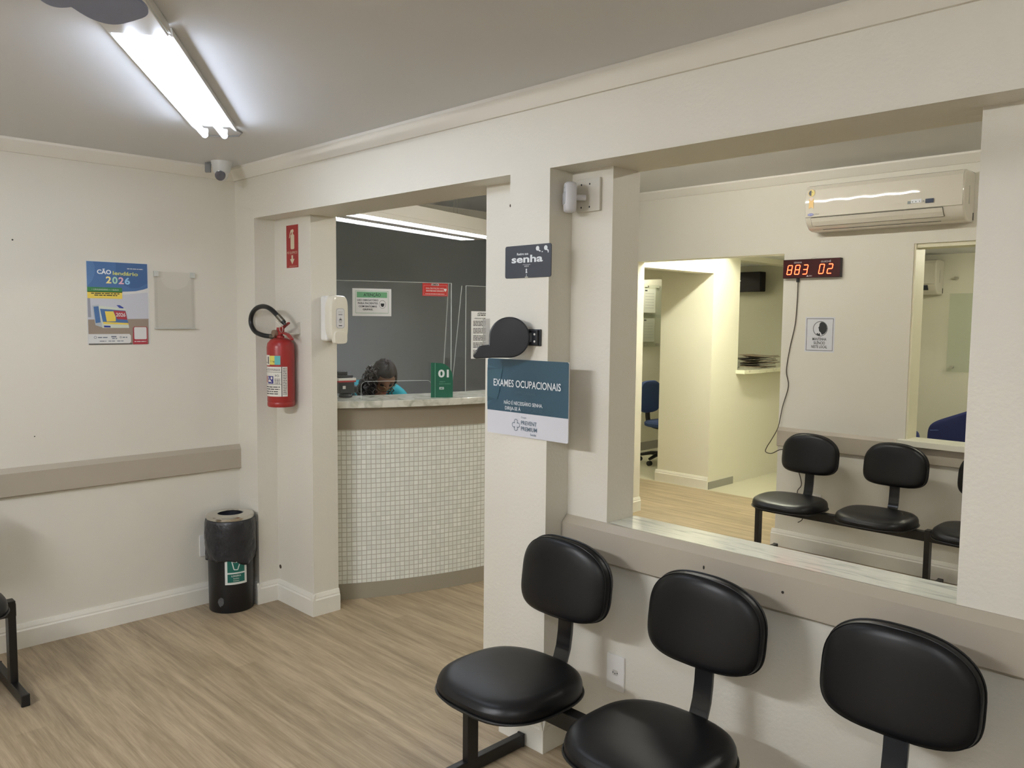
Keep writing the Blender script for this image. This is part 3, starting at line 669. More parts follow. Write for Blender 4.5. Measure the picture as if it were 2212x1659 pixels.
s.text('2026', *F(565, 1090), .019, P1, 7, .046, .02, rot=-.02); s.text('CÃO', *F(252, 330), .0215, mat('poster_text_white', (235, 238, 242), .5), 4, .067, .03); s.text('lendário', *F(530, 338), .019, mat('poster_text_lime', (214, 216, 120), .5), 4, .123, .02, rot=-.015)
for i, (ch, c) in enumerate((('2', (238, 222, 150)), ('0', (170, 214, 190)), ('2', (228, 180, 196)), ('6', (150, 200, 232)))): s.text(ch, *F(405+i*112, 492+i*3), .034, mat('poster_digit_%s' % 'abcd'[i], c, .5), 4, .026, .03)
s.text('1 CÃOLENDÁRIO = 1 QUILO', *F(155, 622), .0065, P1, 5, .127, .01); s.bars(*F(140, 690), F(640, 0)[0], .0075, INK, 5, 8); s.bars(*F(195, 722), F(600, 0)[0], .0075, INK, 5, 9); s.bars(*F(790, 225), F(1085, 0)[0], .006, P1, 5, 7)
gl = mat('poster_logo_grey', (110, 116, 130), .5)
s.ring(*F(190, 1470), .0068, .002, gl, 5); s.bars(*F(235, 1480), F(415, 0)[0], .008, gl, 5, 11); s.bars(*F(470, 1470), F(570, 0)[0], .010, gl, 5, 12); s.bars(*F(485, 1500), F(575, 0)[0], .007, gl, 5, 13); s.ring(*F(640, 1470), .005, .002, gl, 5); s.bars(*F(675, 1480), F(760, 0)[0], .008, gl, 5, 14)
for k, x in enumerate((265, 420, 575)): s.bars(*F(x, 1545), F(x+115, 0)[0], .006, gl, 5, 15+k)
s.bars(*F(890, 1558), F(1110, 0)[0], .006, P1, 6, 21)
s.build(b)
ACR = glass('clear_acrylic', (254, 254, 254), .03, .08)
def holder():
    root = empty('document_holder', (.0, -.46, 1.535), 0, 'empty clear acrylic document holder on the left wall beside the poster', 'document holder')
    s = Sheet((.006, 0, 0), (0, 1, 0), (0, 0, 1), .216, .298)
    slab('back_sheet', s, .003, ACR, root)
    q = MB(); pts = [(0, 0), (.216, 0), (.216, .27), (.19, .262)]
    for k in range(13): a = pi*k/12; pts.append((.108+.072*cos(a), .235-.048*sin(a)+.02))
    pts += [(.026, .262), (0, .27)]
    q.prism(pts, lambda p, t: (t, p[0], p[1]), .016, .018, ACR); q.build('front_sheet', root)
    fro = mat('frosted_tape', (196, 198, 192), .5)
    q = MB()
    for y in (.0, .194): 
        q.box((.003, y, .272), (.0175, y+.022, .300), fro); q.box((.003, y+.006, .0), (.0165, y+.014, .27), ACR)
    q.box((.003, 0, -.002), (.018, .216, .003), fro); q.build('edge_spacer', root)
holder()

# ------------------------------------------------------------------ signs on the column
SG = mat('sign_slate', (58, 62, 70), .45); SW = mat('sign_lettering_white', (222, 226, 228), .5)
s = Sheet((2.168, -.004, 1.752), (1, 0, .005), (0, 0, 1), .232, .118)
b = slab('ticket_sign', s, .003, SG, r=.008); tag(b, 'dark grey sign reading senha on the column above the ticket dispenser', 'sign')
s.text('Retire sua', .062, .083, .0085, SW, 1, .058, .02); s.text('senha', .034, .056, .0265, SW, 1, .158, .026); s.rect(.092, .047, .130, .048, SW); s.text('AQUI', .111, .039, .006, SW, 1, .022, 0, 'c')
s.ell(.111, .029, .0035, .004, SW); s.poly([(.107, .017), (.116, .017), (.113, .026), (.109, .026)], SW); s.rect(.1102, .004, .1122, .013, SW); s.poly([(.104, 0), (.119, 0), (.119, .004), (.104, .004)], mat('sign_notch', (190, 188, 178), .5), 1)
for u in (.166, .206):
    s.ell(u, .103, .0085, .0085, SW); s.poly([(u+.001, .096), (u+.008, .098), (u+.016, .093), (u+.012, .090)], SW)
s.ell(.189, .090, .003, .002, SW); s.ell(.218, .088, .0025, .003, SW)
s.build(b)
EX = mat('sign_petrol', (52, 82, 98), .35)
s = Sheet((2.079, -.006, 1.166), (1, -.004, .002), (0, 0, 1), .416, .286)
b = slab('exam_sign', s, .004, mat('sign_white_board', (206, 206, 212), .4), r=.006); tag(b, 'large petrol blue and white EXAMES OCUPACIONAIS sign across the column', 'sign')
s.poly([(0, .088), (.416, .088), (.416, .280), (.410, .286), (.006, .286), (0, .280)], EX)
for i, c in enumerate(((60, 92, 108), (46, 76, 90), (56, 88, 102))):
    s.poly([(.0, .10+.02*i), (.030+.012*i, .13), (.075-.004*i, .20-.02*i), (.06+.012*i, .25), (.0, .26-.01*i)][::1], mat('sign_leaf_%s' % 'abc'[i], c, .35), 2+i)
s.text('EXAMES OCUPACIONAIS', .037, .183, .0275, SW, 6, .345, .012); s.text('EMPRESARIAIS', .205, .158, .012, mat('sign_faint', (72, 98, 112), .5), 6, .105, 0, 'c')
s.text('NÃO É NECESSÁRIO SENHA.', .095, .117, .0135, SW, 6, .200, .008); s.text('DIRIJA-SE À', .101, .096, .0135, SW, 6, .082, .008); s.text('RECEPÇÃO 02.', .187, .096, .0135, mat('sign_faint', (72, 98, 112), .5), 6, .110, .0)
lg = mat('logo_slate', (92, 110, 124), .5)
for a in (0, 90, 180, 270): s.ring(.157+.0115*cos(radians(a)), .042+.013*sin(radians(a)), .0095, .0022, lg, 2, n=16, a0=a-130, a1=a+130)
s.text('Grupo', .184, .070, .007, lg, 2, .026); s.text('PREVENT', .184, .046, .0155, lg, 2, .080, .012); s.text('PREMIUM', .184, .024, .0155, lg, 2, .082, .014); s.text('Saúde', .262, .009, .0085, lg, 2, .030, .01, 'r')
s.build(b)

def ticket():
    root = empty('ticket_dispenser', (2.325, -.0005, 1.536), radians(-47), 'black snail-shaped ticket dispenser standing out from the column above the blue sign', 'ticket dispenser')
    bm_ = mat('dispenser_black', (30, 32, 38), .35)
    pts = []
    cy, cz, r = -.094, .0, .0735
    for k in range(40):
        a = radians(-90 + 262*k/39); pts.append((cy+r*cos(a), cz+r*sin(a)))   # from the bottom, round the back and over the top
    pts += [(cy-.074, cz-.028), (cy-.100, cz-.030), (cy-.112, cz-.036), (cy-.120, cz-.050), (cy-.131, cz-.064), (cy-.130, cz-.074), (cy-.120, cz-.078), (cy-.06, cz-.0745)]
    q = MB(); q.prism(pts, lambda p, t: (t, p[0], p[1]), -.026, .026, bm_, True); q.build('body', root, bevel=.004, seg=3)
    q = MB(); q.lathe([(0, .0261), (.066, .0261), (.066, .0275), (0, .028)], (0, cy, cz), bm_, 40, 'x'); q.build('reel_cover', root)
    q = MB(); q.cbox((0, -.025, 0), (.03, .040, .035), bm_); q.build('arm', root, bevel=.002)
    X = Matrix.Rotation(radians(47), 4, 'Z'); q = MB(); q.cbox((0, -.004, 0), (.062, .008, .060), bm_, X); q.cbox((0, -.012, 0), (.05, .016, .054), bm_, X); q.build('wall_bracket', root, bevel=.002)
    q = MB()
    for z in (-.014, .012): q.lathe([(0, -.0212), (.004, -.0212), (.004, -.020), (0, -.020)], (.014, 0, z), WHITEP, 10, 'y', xf=X)
    q.build('screw', root)
    q = MB(); q.box((-.02, -.190, -.028), (.02, -.166, .066), glass('tag_plastic', (225, 226, 228), .2, .8)); q.box((-.021, -.191, -.030), (.021, -.160, -.0265), glass('tag_plastic', (225, 226, 228), .2, .8))
    o = q.build('tag_holder', root); 
ticket()

# ------------------------------------------------------------------ junction box cover and motion sensor
s = Sheet((2.418, YR, 1.985), (1, 0, 0), (0, 0, 1), .106, .116); s.o = s.o+s.n*.012
b = slab('box_cover', s, .012, mat('cover_paint', (206, 202, 190), .5), r=.003, bevel=.002); tag(b, 'square painted junction box cover with screws high in the recess', 'box cover')
for u, v in ((.022, .096), (.060, .096), (.022, .016), (.060, .016)): s.ell(u, v, .0032, .0036, INK, 1, 'screw_hole', 12)
s.build(b)
def pir():
    root = empty('motion_sensor', (2.436, .052, 2.032), radians(-40), 'white rounded motion sensor mounted over the box cover in the recess', 'motion sensor')
    wm = mat('sensor_white', (206, 206, 210), .35)
    q = MB(); R = []
    for y, sc_ in ((.018, .86), (.010, .98), (-.004, 1), (-.014, .96), (-.020, .84), (-.022, .5), (-.022, .1)): R.append([(a*sc_, y, b*(1+(sc_-1)*.6)) for a, b in superellipse(.070, .108, 3.4, 44)])
    q.loft(R, wm); q.build('housing', root)
    q = MB(); R = []
    for y, sc_ in ((-.018, 1), (-.0235, .98), (-.0245, .9), (-.0245, .1)): R.append([(a*sc_, y, -.004+b*sc_) for a, b in superellipse(.052, .043, 8, 40)])
    q.loft(R, mat('sensor_lens', (176, 178, 182), .4, bump=(300, .2, .001))); q.build('lens', root)
    s = Sheet((.006, -.0223, .030), (1, 0, 0), (0, 0, 1), .02, .01); s.text('intelbras', 0, 0, .004, mat('label_black', (50, 46, 44), .6), 1, .019, .01); s.build(root)
    q = MB(); q.tube([(0, .015, 0), (0, .055, .0)], .010, wm, 12); q.build('mount', root)
pir()

# ------------------------------------------------------------------ reception counter
RX, RYC, RR = .795, 1.5, 2.2
def cx_(y, off=0): return RX-RR+sqrt(max(0, (RR+off)**2-(y-RYC)**2))
def counter():
    root = empty('reception_counter', (0, 0, 0), 0, 'curved reception counter faced with small pale mosaic tiles under a marble top', 'reception counter')
    ys = [.277+i*(3.2-.277)/60 for i in range(61)]
    def wallstrip(z0, z1, off, m, name, depth=.10):
        q = MB(); R = []
        for y in ys:
            R.append([(cx_(y, off), y, z0), (cx_(y, off), y, z1), (cx_(y, off)-depth, y, z1), (cx_(y, off)-depth, y, z0)])
        q.loft(R, m); o = q.build(name, root, angle=30); return o
    wallstrip(.0, .092, .003, mat('counter_plinth_paint', (154, 147, 130), .5), 'plinth')
    wallstrip(.974, 1.10, .004, mat('counter_band_paint', (150, 140, 122), .5), 'painted_band')
    # mosaic front with real uv
    me = bpy.data.meshes.new('mosaic_front'); vs = []; fs = []; uvs = []; s_ = 0; acc = [0]
    for a, b in zip(ys, ys[1:]): s_ += math.hypot(b-a, cx_(b)-cx_(a)); acc.append(s_)
    for i, y in enumerate(ys): vs += [(cx_(y), y, .092), (cx_(y), y, .974), (cx_(y)-.1, y, .974), (cx_(y)-.1, y, .092)]
    for i in range(60):
        for k in range(4): fs.append((4*i+k, 4*i+(k+1) % 4, 4*i+4+(k+1) % 4, 4*i+4+k))
    me.from_pydata(vs, [], fs); uvl = me.uv_layers.new(name='UVMap')
    for p in me.polygons:
        for li in p.loop_indices:
            vi = me.loops[li].vertex_index; uvl.data[li].uv = (acc[vi//4], vs[vi][2]-.0055)
    for p in me.polygons: p.use_smooth = True
    bm = bmesh.new(); bm.from_mesh(me); bmesh.ops.recalc_face_normals(bm, faces=bm.faces); bm.to_mesh(me); bm.free()
    me.set_sharp_from_angle(angle=radians(30))
    me.materials.append(mosaic()); o = bpy.data.objects.new('mosaic_front', me); COL.objects.link(o); o.parent = root
    q = MB(); R = []
    for y in ys:
        xo = cx_(y, .058); R.append([(xo, y, 1.102), (xo, y, 1.138), (xo-.002, y, 1.14), (xo-.38, y, 1.14), (xo-.38, y, 1.102)])
    q.loft(R, TOPM); q.build('countertop', root, angle=30)
    q = MB(); R = []
    for y in ys[:-4]: xo = cx_(y, -.12); R.append([(xo, y, .73), (xo, y, .75), (xo-.55, y, .75), (xo-.55, y, .73)])
    q.loft(R, mat('desk_laminate', (200, 196, 184), .4)); q.build('desk', root, angle=30)
counter()

# acrylic screens with their stickers
def screen(name, X, y0, W, rz, wing, label, slot=None):
    root = empty(name, (X, y0, 1.14), rz, label, 'counter screen', 'acrylic screens on the counter')
    H = .67
    q = MB()
    if slot:
        a, b, h = slot; r = .03
        pts = [(0, 0), (a, 0), (a, h-r)]+[(a+r-r*cos(t*pi/12), h-r+r*sin(t*pi/12)) for t in range(1, 7)]+[(b-r+r*sin(t*pi/12), h-r+r*cos(t*pi/12)) for t in range(0, 7)]+[(b, 0), (W, 0), (W, H), (0, H)]
        rim = pts[1:-4]
    else: pts = [(0, 0), (W, 0), (W, H), (0, H)]; rim = None
    q.prism(pts, lambda p, t: (t, p[0], p[1]), 0, .004, ACR); q.build('front_sheet', root)
    edge = mat('acrylic_edge', (196, 204, 202), .3)
    q = MB(); q.box((-.0005, 0, H-.002), (.0045, W, H+.0005), edge); q.box((-.0005, W-.002, 0), (.0045, W, H), edge)
    if rim: q.tube([(.002, p[0], p[1]) for p in rim], .0011, edge, 5)
    q.build('polished_edge', root)
    q = MB(); yw = W if wing > 0 else 0
    wp = [(0, .0), (0, H), (-.05, H), (-.17, .0)]
    q.prism(wp, lambda p, t: (p[0], yw+t, p[1]), -.004, 0, ACR); q.build('side_wing', root)
    q = MB(); q.tube([(-.05, yw-.002, H), (-.17, yw-.002, 0)], .0022, edge, 5); q.tube([(0, yw-.002, H), (0, yw-.002, 0)], .0022, edge, 5); q.build('polished_edge', root)
    return root
screen('counter_screen', .40, .29, .765, -.3843, 1, 'clear acrylic counter screen with a document slot, left of the number 01 sign', (.226, .643, .100))
screen('counter_screen', .50, 1.28, .72, -.17, -1, 'clear acrylic counter screen behind the column, holding the printed sheet')
def on_screen(P0, d, u, z, off=.0062): return (P0[0]+d[0]*u+d[1]*off, P0[1]+d[1]*u-d[0]*off, z)
D1 = (.375, .927); D2 = (.1692, .9856)
s = Sheet(on_screen((.40, .29), D1, .178, 1.612), D1+(0,), (0, 0, 1), .255, .146); s.k = (.875, 1.06)
b = slab('notice', s, .001, PAPER); tag(b, 'white and green ATENÇÃO notice taped on the acrylic screen', 'notice')
g_ = mat('notice_green', (112, 172, 128), .5); s.frame(.02, .015, .235, .134, .0018, g_); s.rect(.028, .098, .227, .128, g_)
s.text('ATENÇÃO', .128, .105, .0165, INK, 2, .112, .01, 'c')
for i, t in enumerate(('USO OBRIGATÓRIO', 'PARA PACIENTES', 'COM SINTOMAS', 'GRIPAIS.')): s.text(t, .100, .080-.0165*i, .0095, INK, 2, (.138, .130, .118, .068)[i], .02, 'c')
s.ring(.196, .063, .022, .0016, INK); s.poly([(.184, .068), (.208, .068), (.206, .054), (.196, .049), (.186, .054)], INK); s.build(b)
s = Sheet(on_screen((.40, .29), D1, .586, 1.732), D1+(0,), (0, 0, 1), .186, .074); s.k = (.828, 1)
b = slab('sticker', s, .001, mat('sticker_red', (196, 52, 48), .4)); tag(b, 'red rectangular sticker at the top right of the acrylic screen', 'sticker')
s.frame(.008, .005, .178, .062, .0007, PAPER); s.rrect(.064, .060, .120, .072, .004, mat('sticker_badge', (200, 196, 196), .4), 1); s.text('UMEX', .092, .0625, .0085, INK, 2, .046, .03, 'c')
s.text('ESSA PROTEÇÃO NOS', .090, .040, .009, PAPER, 2, .132, .0, 'c'); s.text('MANTÉM MAIS SEGUROS.', .092, .026, .0085, PAPER, 2, .132, .02, 'c'); s.bars(.02, .011, .16, .005, PAPER, 2, 3)
s.ell(.162, .039, .0055, .006, PAPER); s.ell(.171, .039, .0055, .006, PAPER); s.poly([(.1565, .037), (.1765, .037), (.1665, .025)], PAPER); s.build(b)
s = Sheet(on_screen((.50, 1.28), D2, .035, 1.35), D2+(0,), (0, 0, 1), .21, .30)
b = slab('notice', s, .001, PAPER); tag(b, 'white sheet of close print on the second acrylic screen beside the column', 'notice')
s.text('ATENDIMENTO', .105, .283, .009, INK, 2, .12, .02, 'c'); s.text('LEI MUNICIPAL', .105, .271, .009, INK, 2, .12, .02, 'c'); s.text('• PESSOAS COM DEFICIÊNCIA', .02, .252, .007, INK, 2, .16, .01)
for i in range(24):
    if i % 5 != 4: s.bars(.014, .235-.0092*i, .19, .0065, INK, 2, 60+i)
s.build(b)
# 01 sign
s = Sheet((.662, .865, 1.14), (.5, .866, 0), (0, 0, 1), .152, .205); s.k = (.855, 1)
gs = mat('sign_green', (28, 96, 74), .35)
pts = [(0, 0), (.152, 0), (.152, .110)]+[(.06+.092*cos(radians(a)), .110+.092*sin(radians(a))) for a in range(6, 91, 7)]+[(0, .205)]
q = MB(); q.prism(pts, lambda p, t: tuple(s.P(p[0], p[1], 0)+s.n*t), -.004, 0, gs); b = q.build('counter_number_sign'); tag(b, 'green counter sign with number 01 standing on the marble top', 'sign')
s.text('01', .050, .120, .044, SW, 1, .074, .035); s.rect(.028, 0, .030, .203, mat('sign_green_line', (150, 196, 180), .3)); s.rect(.018, 0, .020, .204, mat('sign_green_dark', (20, 78, 60), .35))
s.text('sejam', .058, .090, .008, mat('sign_soft', (120, 168, 150), .5), 1, .040); s.text('bem-vindos', .058, .077, .008, mat('sign_soft', (120, 168, 150), .5), 1, .078)
s.rrect(.058, .047, .090, .061, .003, SW, 1); s.text('UMEX', .060, .050, .008, gs, 2, .028, .03); s.build(b)
q = MB(); q.prism([(0, -.0045), (.13, -.0045), (.13, -.018), (0, -.018)], lambda p, t: tuple(s.o+s.ux*p[0]+s.n*p[1]+Vector((0, 0, t))), 0, .003, ACR); q.build('foot', b)
# card printer / camera gadget
def gadget():
    root = empty('desk_camera', (.325, .50, 1.14), radians(-10), 'black device with a white and red band and round knob on the marble counter', 'desk device')
    dm = mat('gadget_grey', (52, 56, 60), .4)
    q = MB(); q.lathe([(0, 0), (.036, 0), (.040, .006), (.034, .020), (0, .024)], (0, 0, 0), dm, 24); q.build('base', root)
    q = MB(); q.box((-.045, -.05, .022), (.03, .045, .098), dm); q.build('body', root, bevel=.008, seg=3)
    q = MB(); q.lathe([(0, 0), (.019, 0), (.022, .006), (.022, .02), (.016, .026), (0, .027)], (.0, .045, .045), BLACKP, 20, 'y'); q.build('knob', root)
    q = MB(); q.box((-.05, -.056, .098), (.036, .052, .112), WHITEP); q.build('white_band', root, bevel=.002)
    q = MB(); q.box((-.05, -.055, .089), (.035, .051, .098), mat('gadget_red', (176, 46, 52), .4)); q.build('red_band', root)
    q = MB(); q.box((-.04, -.05, .112), (.02, .04, .128), dm); q.box((-.03, -.05, .128), (.01, .01, .150), dm); q.build('top_tray', root, bevel=.003)
    q = MB(); q.box((.0305, -.03, .05), (.032, -.012, .068), WHITEP); q.build('button', root, bevel=.001)
gadget()

# ------------------------------------------------------------------ the receptionist
def skin(name, verts, edges, radii, m, parent=None, sub=2, root_i=0):
    me = bpy.data.meshes.new(name); me.from_pydata(verts, edges, []); o = bpy.data.objects.new(name, me); COL.objects.link(o)
    md = o.modifiers.new('skin', 'SKIN'); md.use_smooth_shade = True
    sv = me.skin_vertices[0].data if len(me.skin_vertices) else None
    if sv is None:
        bpy.context.view_layer.objects.active = o; me.skin_vertices.new() if hasattr(me.skin_vertices, 'new') else None; sv = me.skin_vertices[0].data
    for i, r in enumerate(radii):
        rr = r if isinstance(r, tuple) else (r, r); sv[i].radius = rr; sv[i].use_root = (i == root_i)
    sb = o.modifiers.new('subdivision', 'SUBSURF'); sb.levels = sub; sb.render_levels = sub
    dg = bpy.context.evaluated_depsgraph_get(); ev = o.evaluated_get(dg); nm = bpy.data.meshes.new_from_object(ev, depsgraph=dg)
    bpy.data.objects.remove(o); bpy.data.meshes.remove(me)
    return nm
def person():
    SK = mat('skin_tone', (142, 106, 86), .5, spec=.3); HR = mat('dark_curly_hair', (30, 24, 22), .45, bump=(160, .5, .004)); TE = mat('teal_shirt', (34, 140, 152), .75, bump=(40, .2, .01))
    root = empty('person', (-.12, 1.10, 0), 0, 'person with dark curly hair, glasses and teal top bent over the reception desk', 'person')
    # body: local x forward (towards the counter), y to the right in the photo, z up; seated, leaning forward
    V = [(-.42, 0, .56), (-.38, 0, .72), (-.29, 0, .93), (-.19, 0, 1.07), (-.12, 0, 1.12), (-.06, 0, 1.145),
         (-.17, .13, 1.10), (-.10, .195, 1.065), (.0, .245, .87), (.16, .18, .785), (.24, .14, .775),
         (-.17, -.13, 1.10), (-.10, -.195, 1.065), (.0, -.245, .87), (.16, -.18, .785), (.24, -.14, .775),
         (-.40, .10, .54), (-.02, .13, .545), (.02, .13, .50), (.04, .13, .10), (.14, .14, .05),
         (-.40, -.10, .54), (-.02, -.13, .545), (.02, -.13, .50), (.04, -.13, .10), (.14, -.14, .05)]
    E_ = [(0, 1), (1, 2), (2, 3), (3, 4), (4, 5), (3, 6), (6, 7), (7, 8), (8, 9), (9, 10), (3, 11), (11, 12), (12, 13), (13, 14), (14, 15), (0, 16), (16, 17), (17, 18), (18, 19), (19, 20), (0, 21), (21, 22), (22, 23), (23, 24), (24, 25)]
    Rd = [(.13, .15), (.12, .14), (.12, .15), (.11, .12), .055, .05, (.07, .08), .056, .044, .032, .022, (.07, .08), .056, .044, .032, .022, .095, .075, .07, .05, .035, .095, .075, .07, .05, .035]
    bodym = skin('body', V, E_, Rd, SK)
    bm = bmesh.new(); bm.from_mesh(bodym); bpy.data.meshes.remove(bodym)
    # hands resting on the desk: palm and five bent fingers
    for sgn in (1, -1):
        for f in range(5):
            base = Vector((.285, sgn*(.118+.020*f) if f < 4 else sgn*.105, .775)); ln = (.070, .080, .075, .060, .052)[f]
            if f == 4: base = Vector((.245, sgn*.108, .775)); pts = [base, base+Vector((.028, -sgn*.022, .0)), base+Vector((.052, -sgn*.026, -.008))]
            else: pts = [base-Vector((.035, 0, 0)), base, base+Vector((ln*.45, 0, .006)), base+Vector((ln*.85, 0, -.006)), base+Vector((ln, 0, -.016))]
            m2 = skin('f', [tuple(p) for p in pts], [(i, i+1) for i in range(len(pts)-1)], [.013 if i == 0 and f != 4 else .009 for i in range(len(pts))], SK, sub=1); bm.from_mesh(m2); bpy.data.meshes.remove(m2)
    # head
    hd = bmesh.new(); bmesh.ops.create_uvsphere(hd, u_segments=48, v_segments=32, radius=1)
    for v in hd.verts:
        x, y, z = v.co
        sx, sy, sz = .098, .076, .118
        if z < 0: sy *= 1-.34*(-z)**1.6; sx *= 1-.10*(-z)
        px, py, pz = x*sx, y*sy, z*sz
        if x > 0:   # face side: brow, eye sockets, nose, lips, chin
            px *= .92
            fx_ = max(0, x)
            for ey in (-.030, .030): px -= .010*math.exp(-((py-ey)**2/(2*.012**2)+(pz-.006)**2/(2*.010**2)))*fx_; px += .005*math.exp(-((py-ey)**2/(2*.016**2)+(pz-.026)**2/(2*.007**2)))*fx_
            px += .022*math.exp(-(py**2/(2*.0085**2)+(pz+.026)**2/(2*.012**2)))*fx_ + .010*math.exp(-(py**2/(2*.007**2)+(pz+.006)**2/(2*.018**2)))*fx_
            px += .006*math.exp(-(py**2/(2*.018**2)+(pz+.058)**2/(2*.006**2)))*fx_ - .004*math.exp(-(py**2/(2*.02**2)+(pz+.052)**2/(2*.0025**2)))*fx_
            px += .008*math.exp(-(py**2/(2*.02**2)+(pz+.098)**2/(2*.014**2)))*fx_
        v.co = (px, py, pz)
    HX = Matrix.Translation((.005, -.010, 1.205)) @ Matrix.Rotation(radians(-20), 4, 'Z') @ Matrix.Rotation(radians(42), 4, 'Y')
    for e in (-1, 1):
        r_ = bmesh.ops.create_uvsphere(hd, u_segments=12, v_segments=8, radius=1, matrix=Matrix.Translation((-.004, e*.078, -.004)) @ Matrix.Diagonal((.018, .009, .030, 1)))
    bmesh.ops.transform(hd, matrix=HX, verts=hd.verts)
    t_ = bpy.data.meshes.new('t'); hd.to_mesh(t_); hd.free(); bm.from_mesh(t_); bpy.data.meshes.remove(t_)
    me = bpy.data.meshes.new('body'); bm.to_mesh(me); bm.free(); me.materials.append(SK)
    o = bpy.data.objects.new('body', me); COL.objects.link(o); 
    md = o.modifiers.new('one_surface', 'REMESH'); md.mode = 'VOXEL'; md.voxel_size = .0045; md.use_smooth_shade = True
    dg = bpy.context.evaluated_depsgraph_get(); nm = bpy.data.meshes.new_from_object(o.evaluated_get(dg), depsgraph=dg); o.modifiers.clear(); o.data = nm; o.parent = root
    if not nm.materials: nm.materials.append(SK)
    for p in nm.polygons: p.use_smooth = True
    # top: loose shirt over torso and upper arms
    Vs = V[:4]+[(-.155, 0, 1.09)]+[V[6], V[7], (-.03, .235, .92), V[11], V[12], (-.03, -.235, .92)]
    sm = skin('shirt', Vs, [(0, 1), (1, 2), (2, 3), (3, 4), (3, 5), (5, 6), (6, 7), (3, 8), (8, 9), (9, 10)], [(.15, .17), (.14, .165), (.14, .17), (.125, .14), (.085, .09), (.085, .09), .072, .062, (.085, .09), .072, .062], TE)
    sm.materials.clear(); sm.materials.append(TE); o = bpy.data.objects.new('teal_top', sm); COL.objects.link(o); o.parent = root
    for p in sm.polygons: p.use_smooth = True
    # trousers
    pm = skin('t', [V[0], V[16], V[17], V[18], V[19], V[21], V[22], V[23], V[24]], [(0, 1), (1, 2), (2, 3), (3, 4), (0, 5), (5, 6), (6, 7), (7, 8)], [(.15, .16), .11, .09, .085, .065, .11, .09, .085, .065], TE)
    pmn = mat('dark_trousers', (40, 42, 52), .8); pm.materials.clear(); pm.materials.append(pmn); o = bpy.data.objects.new('trousers', pm); COL.objects.link(o); o.parent = root
    # hair: cap with a parting, then curls falling to the left
    q = MB(); vs = []; fs = []; nu, nv = 40, 20
    for j in range(nv+1):
        ph = j/nv*radians(108)
        for i in range(nu):
            t = 2*pi*i/nu; x, y, z = sin(ph)*cos(t), sin(ph)*sin(t), cos(ph)
            lim = 1.0
            k = 1.10+.025*sin(t*9+j)
            if x > .55 and z < .55: k = .93       # leave the face free
            if abs(y) < .06 and x > -.3: k -= .035
            vs.append(HX @ Vector((x*.100*k-.006, y*.080*k, z*.120*k+.002)))
    for j in range(nv):
        for i in range(nu): fs.append((j*nu+i, j*nu+(i+1) % nu, (j+1)*nu+(i+1) % nu, (j+1)*nu+i))
    q.add(vs, fs, HR, True); hair = q.build('hair', root)
    rr = random.Random(11); q = MB()
    def curl(p, ln, rad, turns, drop):
        pts = []; a0 = rr.uniform(0, 6.28); n = int(turns*9)
        for i in range(n+1):
            f = i/n; pts.append((p[0]+drop[0]*ln*f+rad*cos(a0+f*turns*2*pi), p[1]+drop[1]*ln*f+rad*sin(a0+f*turns*2*pi), p[2]-ln*f))
        q.tube(pts, [.0042*(1-.6*i/n)+.001 for i in range(n+1)], HR, 5)
    for i in range(240):   # mass at the side and behind
        side = -1 if i < 175 else 1
        a = rr.uniform(-.6, 1.0); up = rr.uniform(-.4, .95)
        y0 = side*(.072+rr.uniform(0, .030)); 
        p = HX @ Vector((-.05+rr.uniform(-.06, .075), side*rr.uniform(.055, .088), .03+rr.uniform(-.06, .07)))
        if p.z > (1.285 if side < 0 else 1.20): continue
        if side < 0: curl(p, rr.uniform(.10, .22), rr.uniform(.008, .015), rr.uniform(3, 5), (rr.uniform(-.2, .35), -rr.uniform(.15, .85)))
        else: curl(p, rr.uniform(.08, .15), rr.uniform(.006, .010), rr.uniform(2.5, 4), (rr.uniform(-.7, -.2), rr.uniform(-.1, .1)))
    for i in range(70):
        p = HX @ Vector((-.085+rr.uniform(-.02, .02), rr.uniform(-.06, .06), rr.uniform(-.06, .06)))
        if p.z < 1.26: curl(p, rr.uniform(.10, .20), rr.uniform(.008, .014), 4, (-.35, rr.uniform(-.3, .1)))
    q.build('curls', hair)
    # brows, eyes closed downward, lips
    q = MB()
    for e in (-1, 1):
        q.tube([HX @ Vector((.087-abs(k-2)*.002, e*(.014+.009*k), .030+.003*(k if k < 3 else 2))) for k in range(5)], [.0018, .0024, .0024, .002, .001], HR, 6)
        q.tube([HX @ Vector((.0835-abs(k-2)*.0015, e*(.018+.006*k), .004-.002*sin(k*pi/4))) for k in range(5)], .0014, HR, 6)
    q.build('brows', root)
    q = MB(); lp = mat('lips', (140, 74, 66), .4); q.tube([HX @ Vector((.094-abs(k-3)*.0025, (k-3)*.008, -.056)) for k in range(7)], [.001, .003, .004, .004, .004, .003, .001], lp, 8); q.build('lips', root)
    # glasses
    gm = mat('gold_metal', (214, 196, 150), .2, .9); gl_ = empty('glasses'); gl_.parent = root
    q = MB()
    for e in (-1, 1):
        q.tube([HX @ Vector((.106-.02*(abs(.031+.024*cos(t*pi/10))/.055)**2, e*(.031+.024*cos(t*pi/10)), -.004+.019*sin(t*pi/10))) for t in range(21)], .0014, gm, 6, False)
        q.tube([HX @ Vector((.088, e*.055, .002)), HX @ Vector((.06, e*.078, .006)), HX @ Vector((-.005, e*.084, .006)), HX @ Vector((-.02, e*.083, -.012))], .0018, gm, 6)
    q.tube([HX @ Vector((.106, -.008, .0)), HX @ Vector((.109, 0, .003)), HX @ Vector((.106, .008, .0))], .0014, gm, 6); q.build('frame', gl_)
    # office stool she sits on
    st_ = empty('office_stool', (-.54, 1.10, 0), 0, 'dark office stool under the seated receptionist', 'stool')
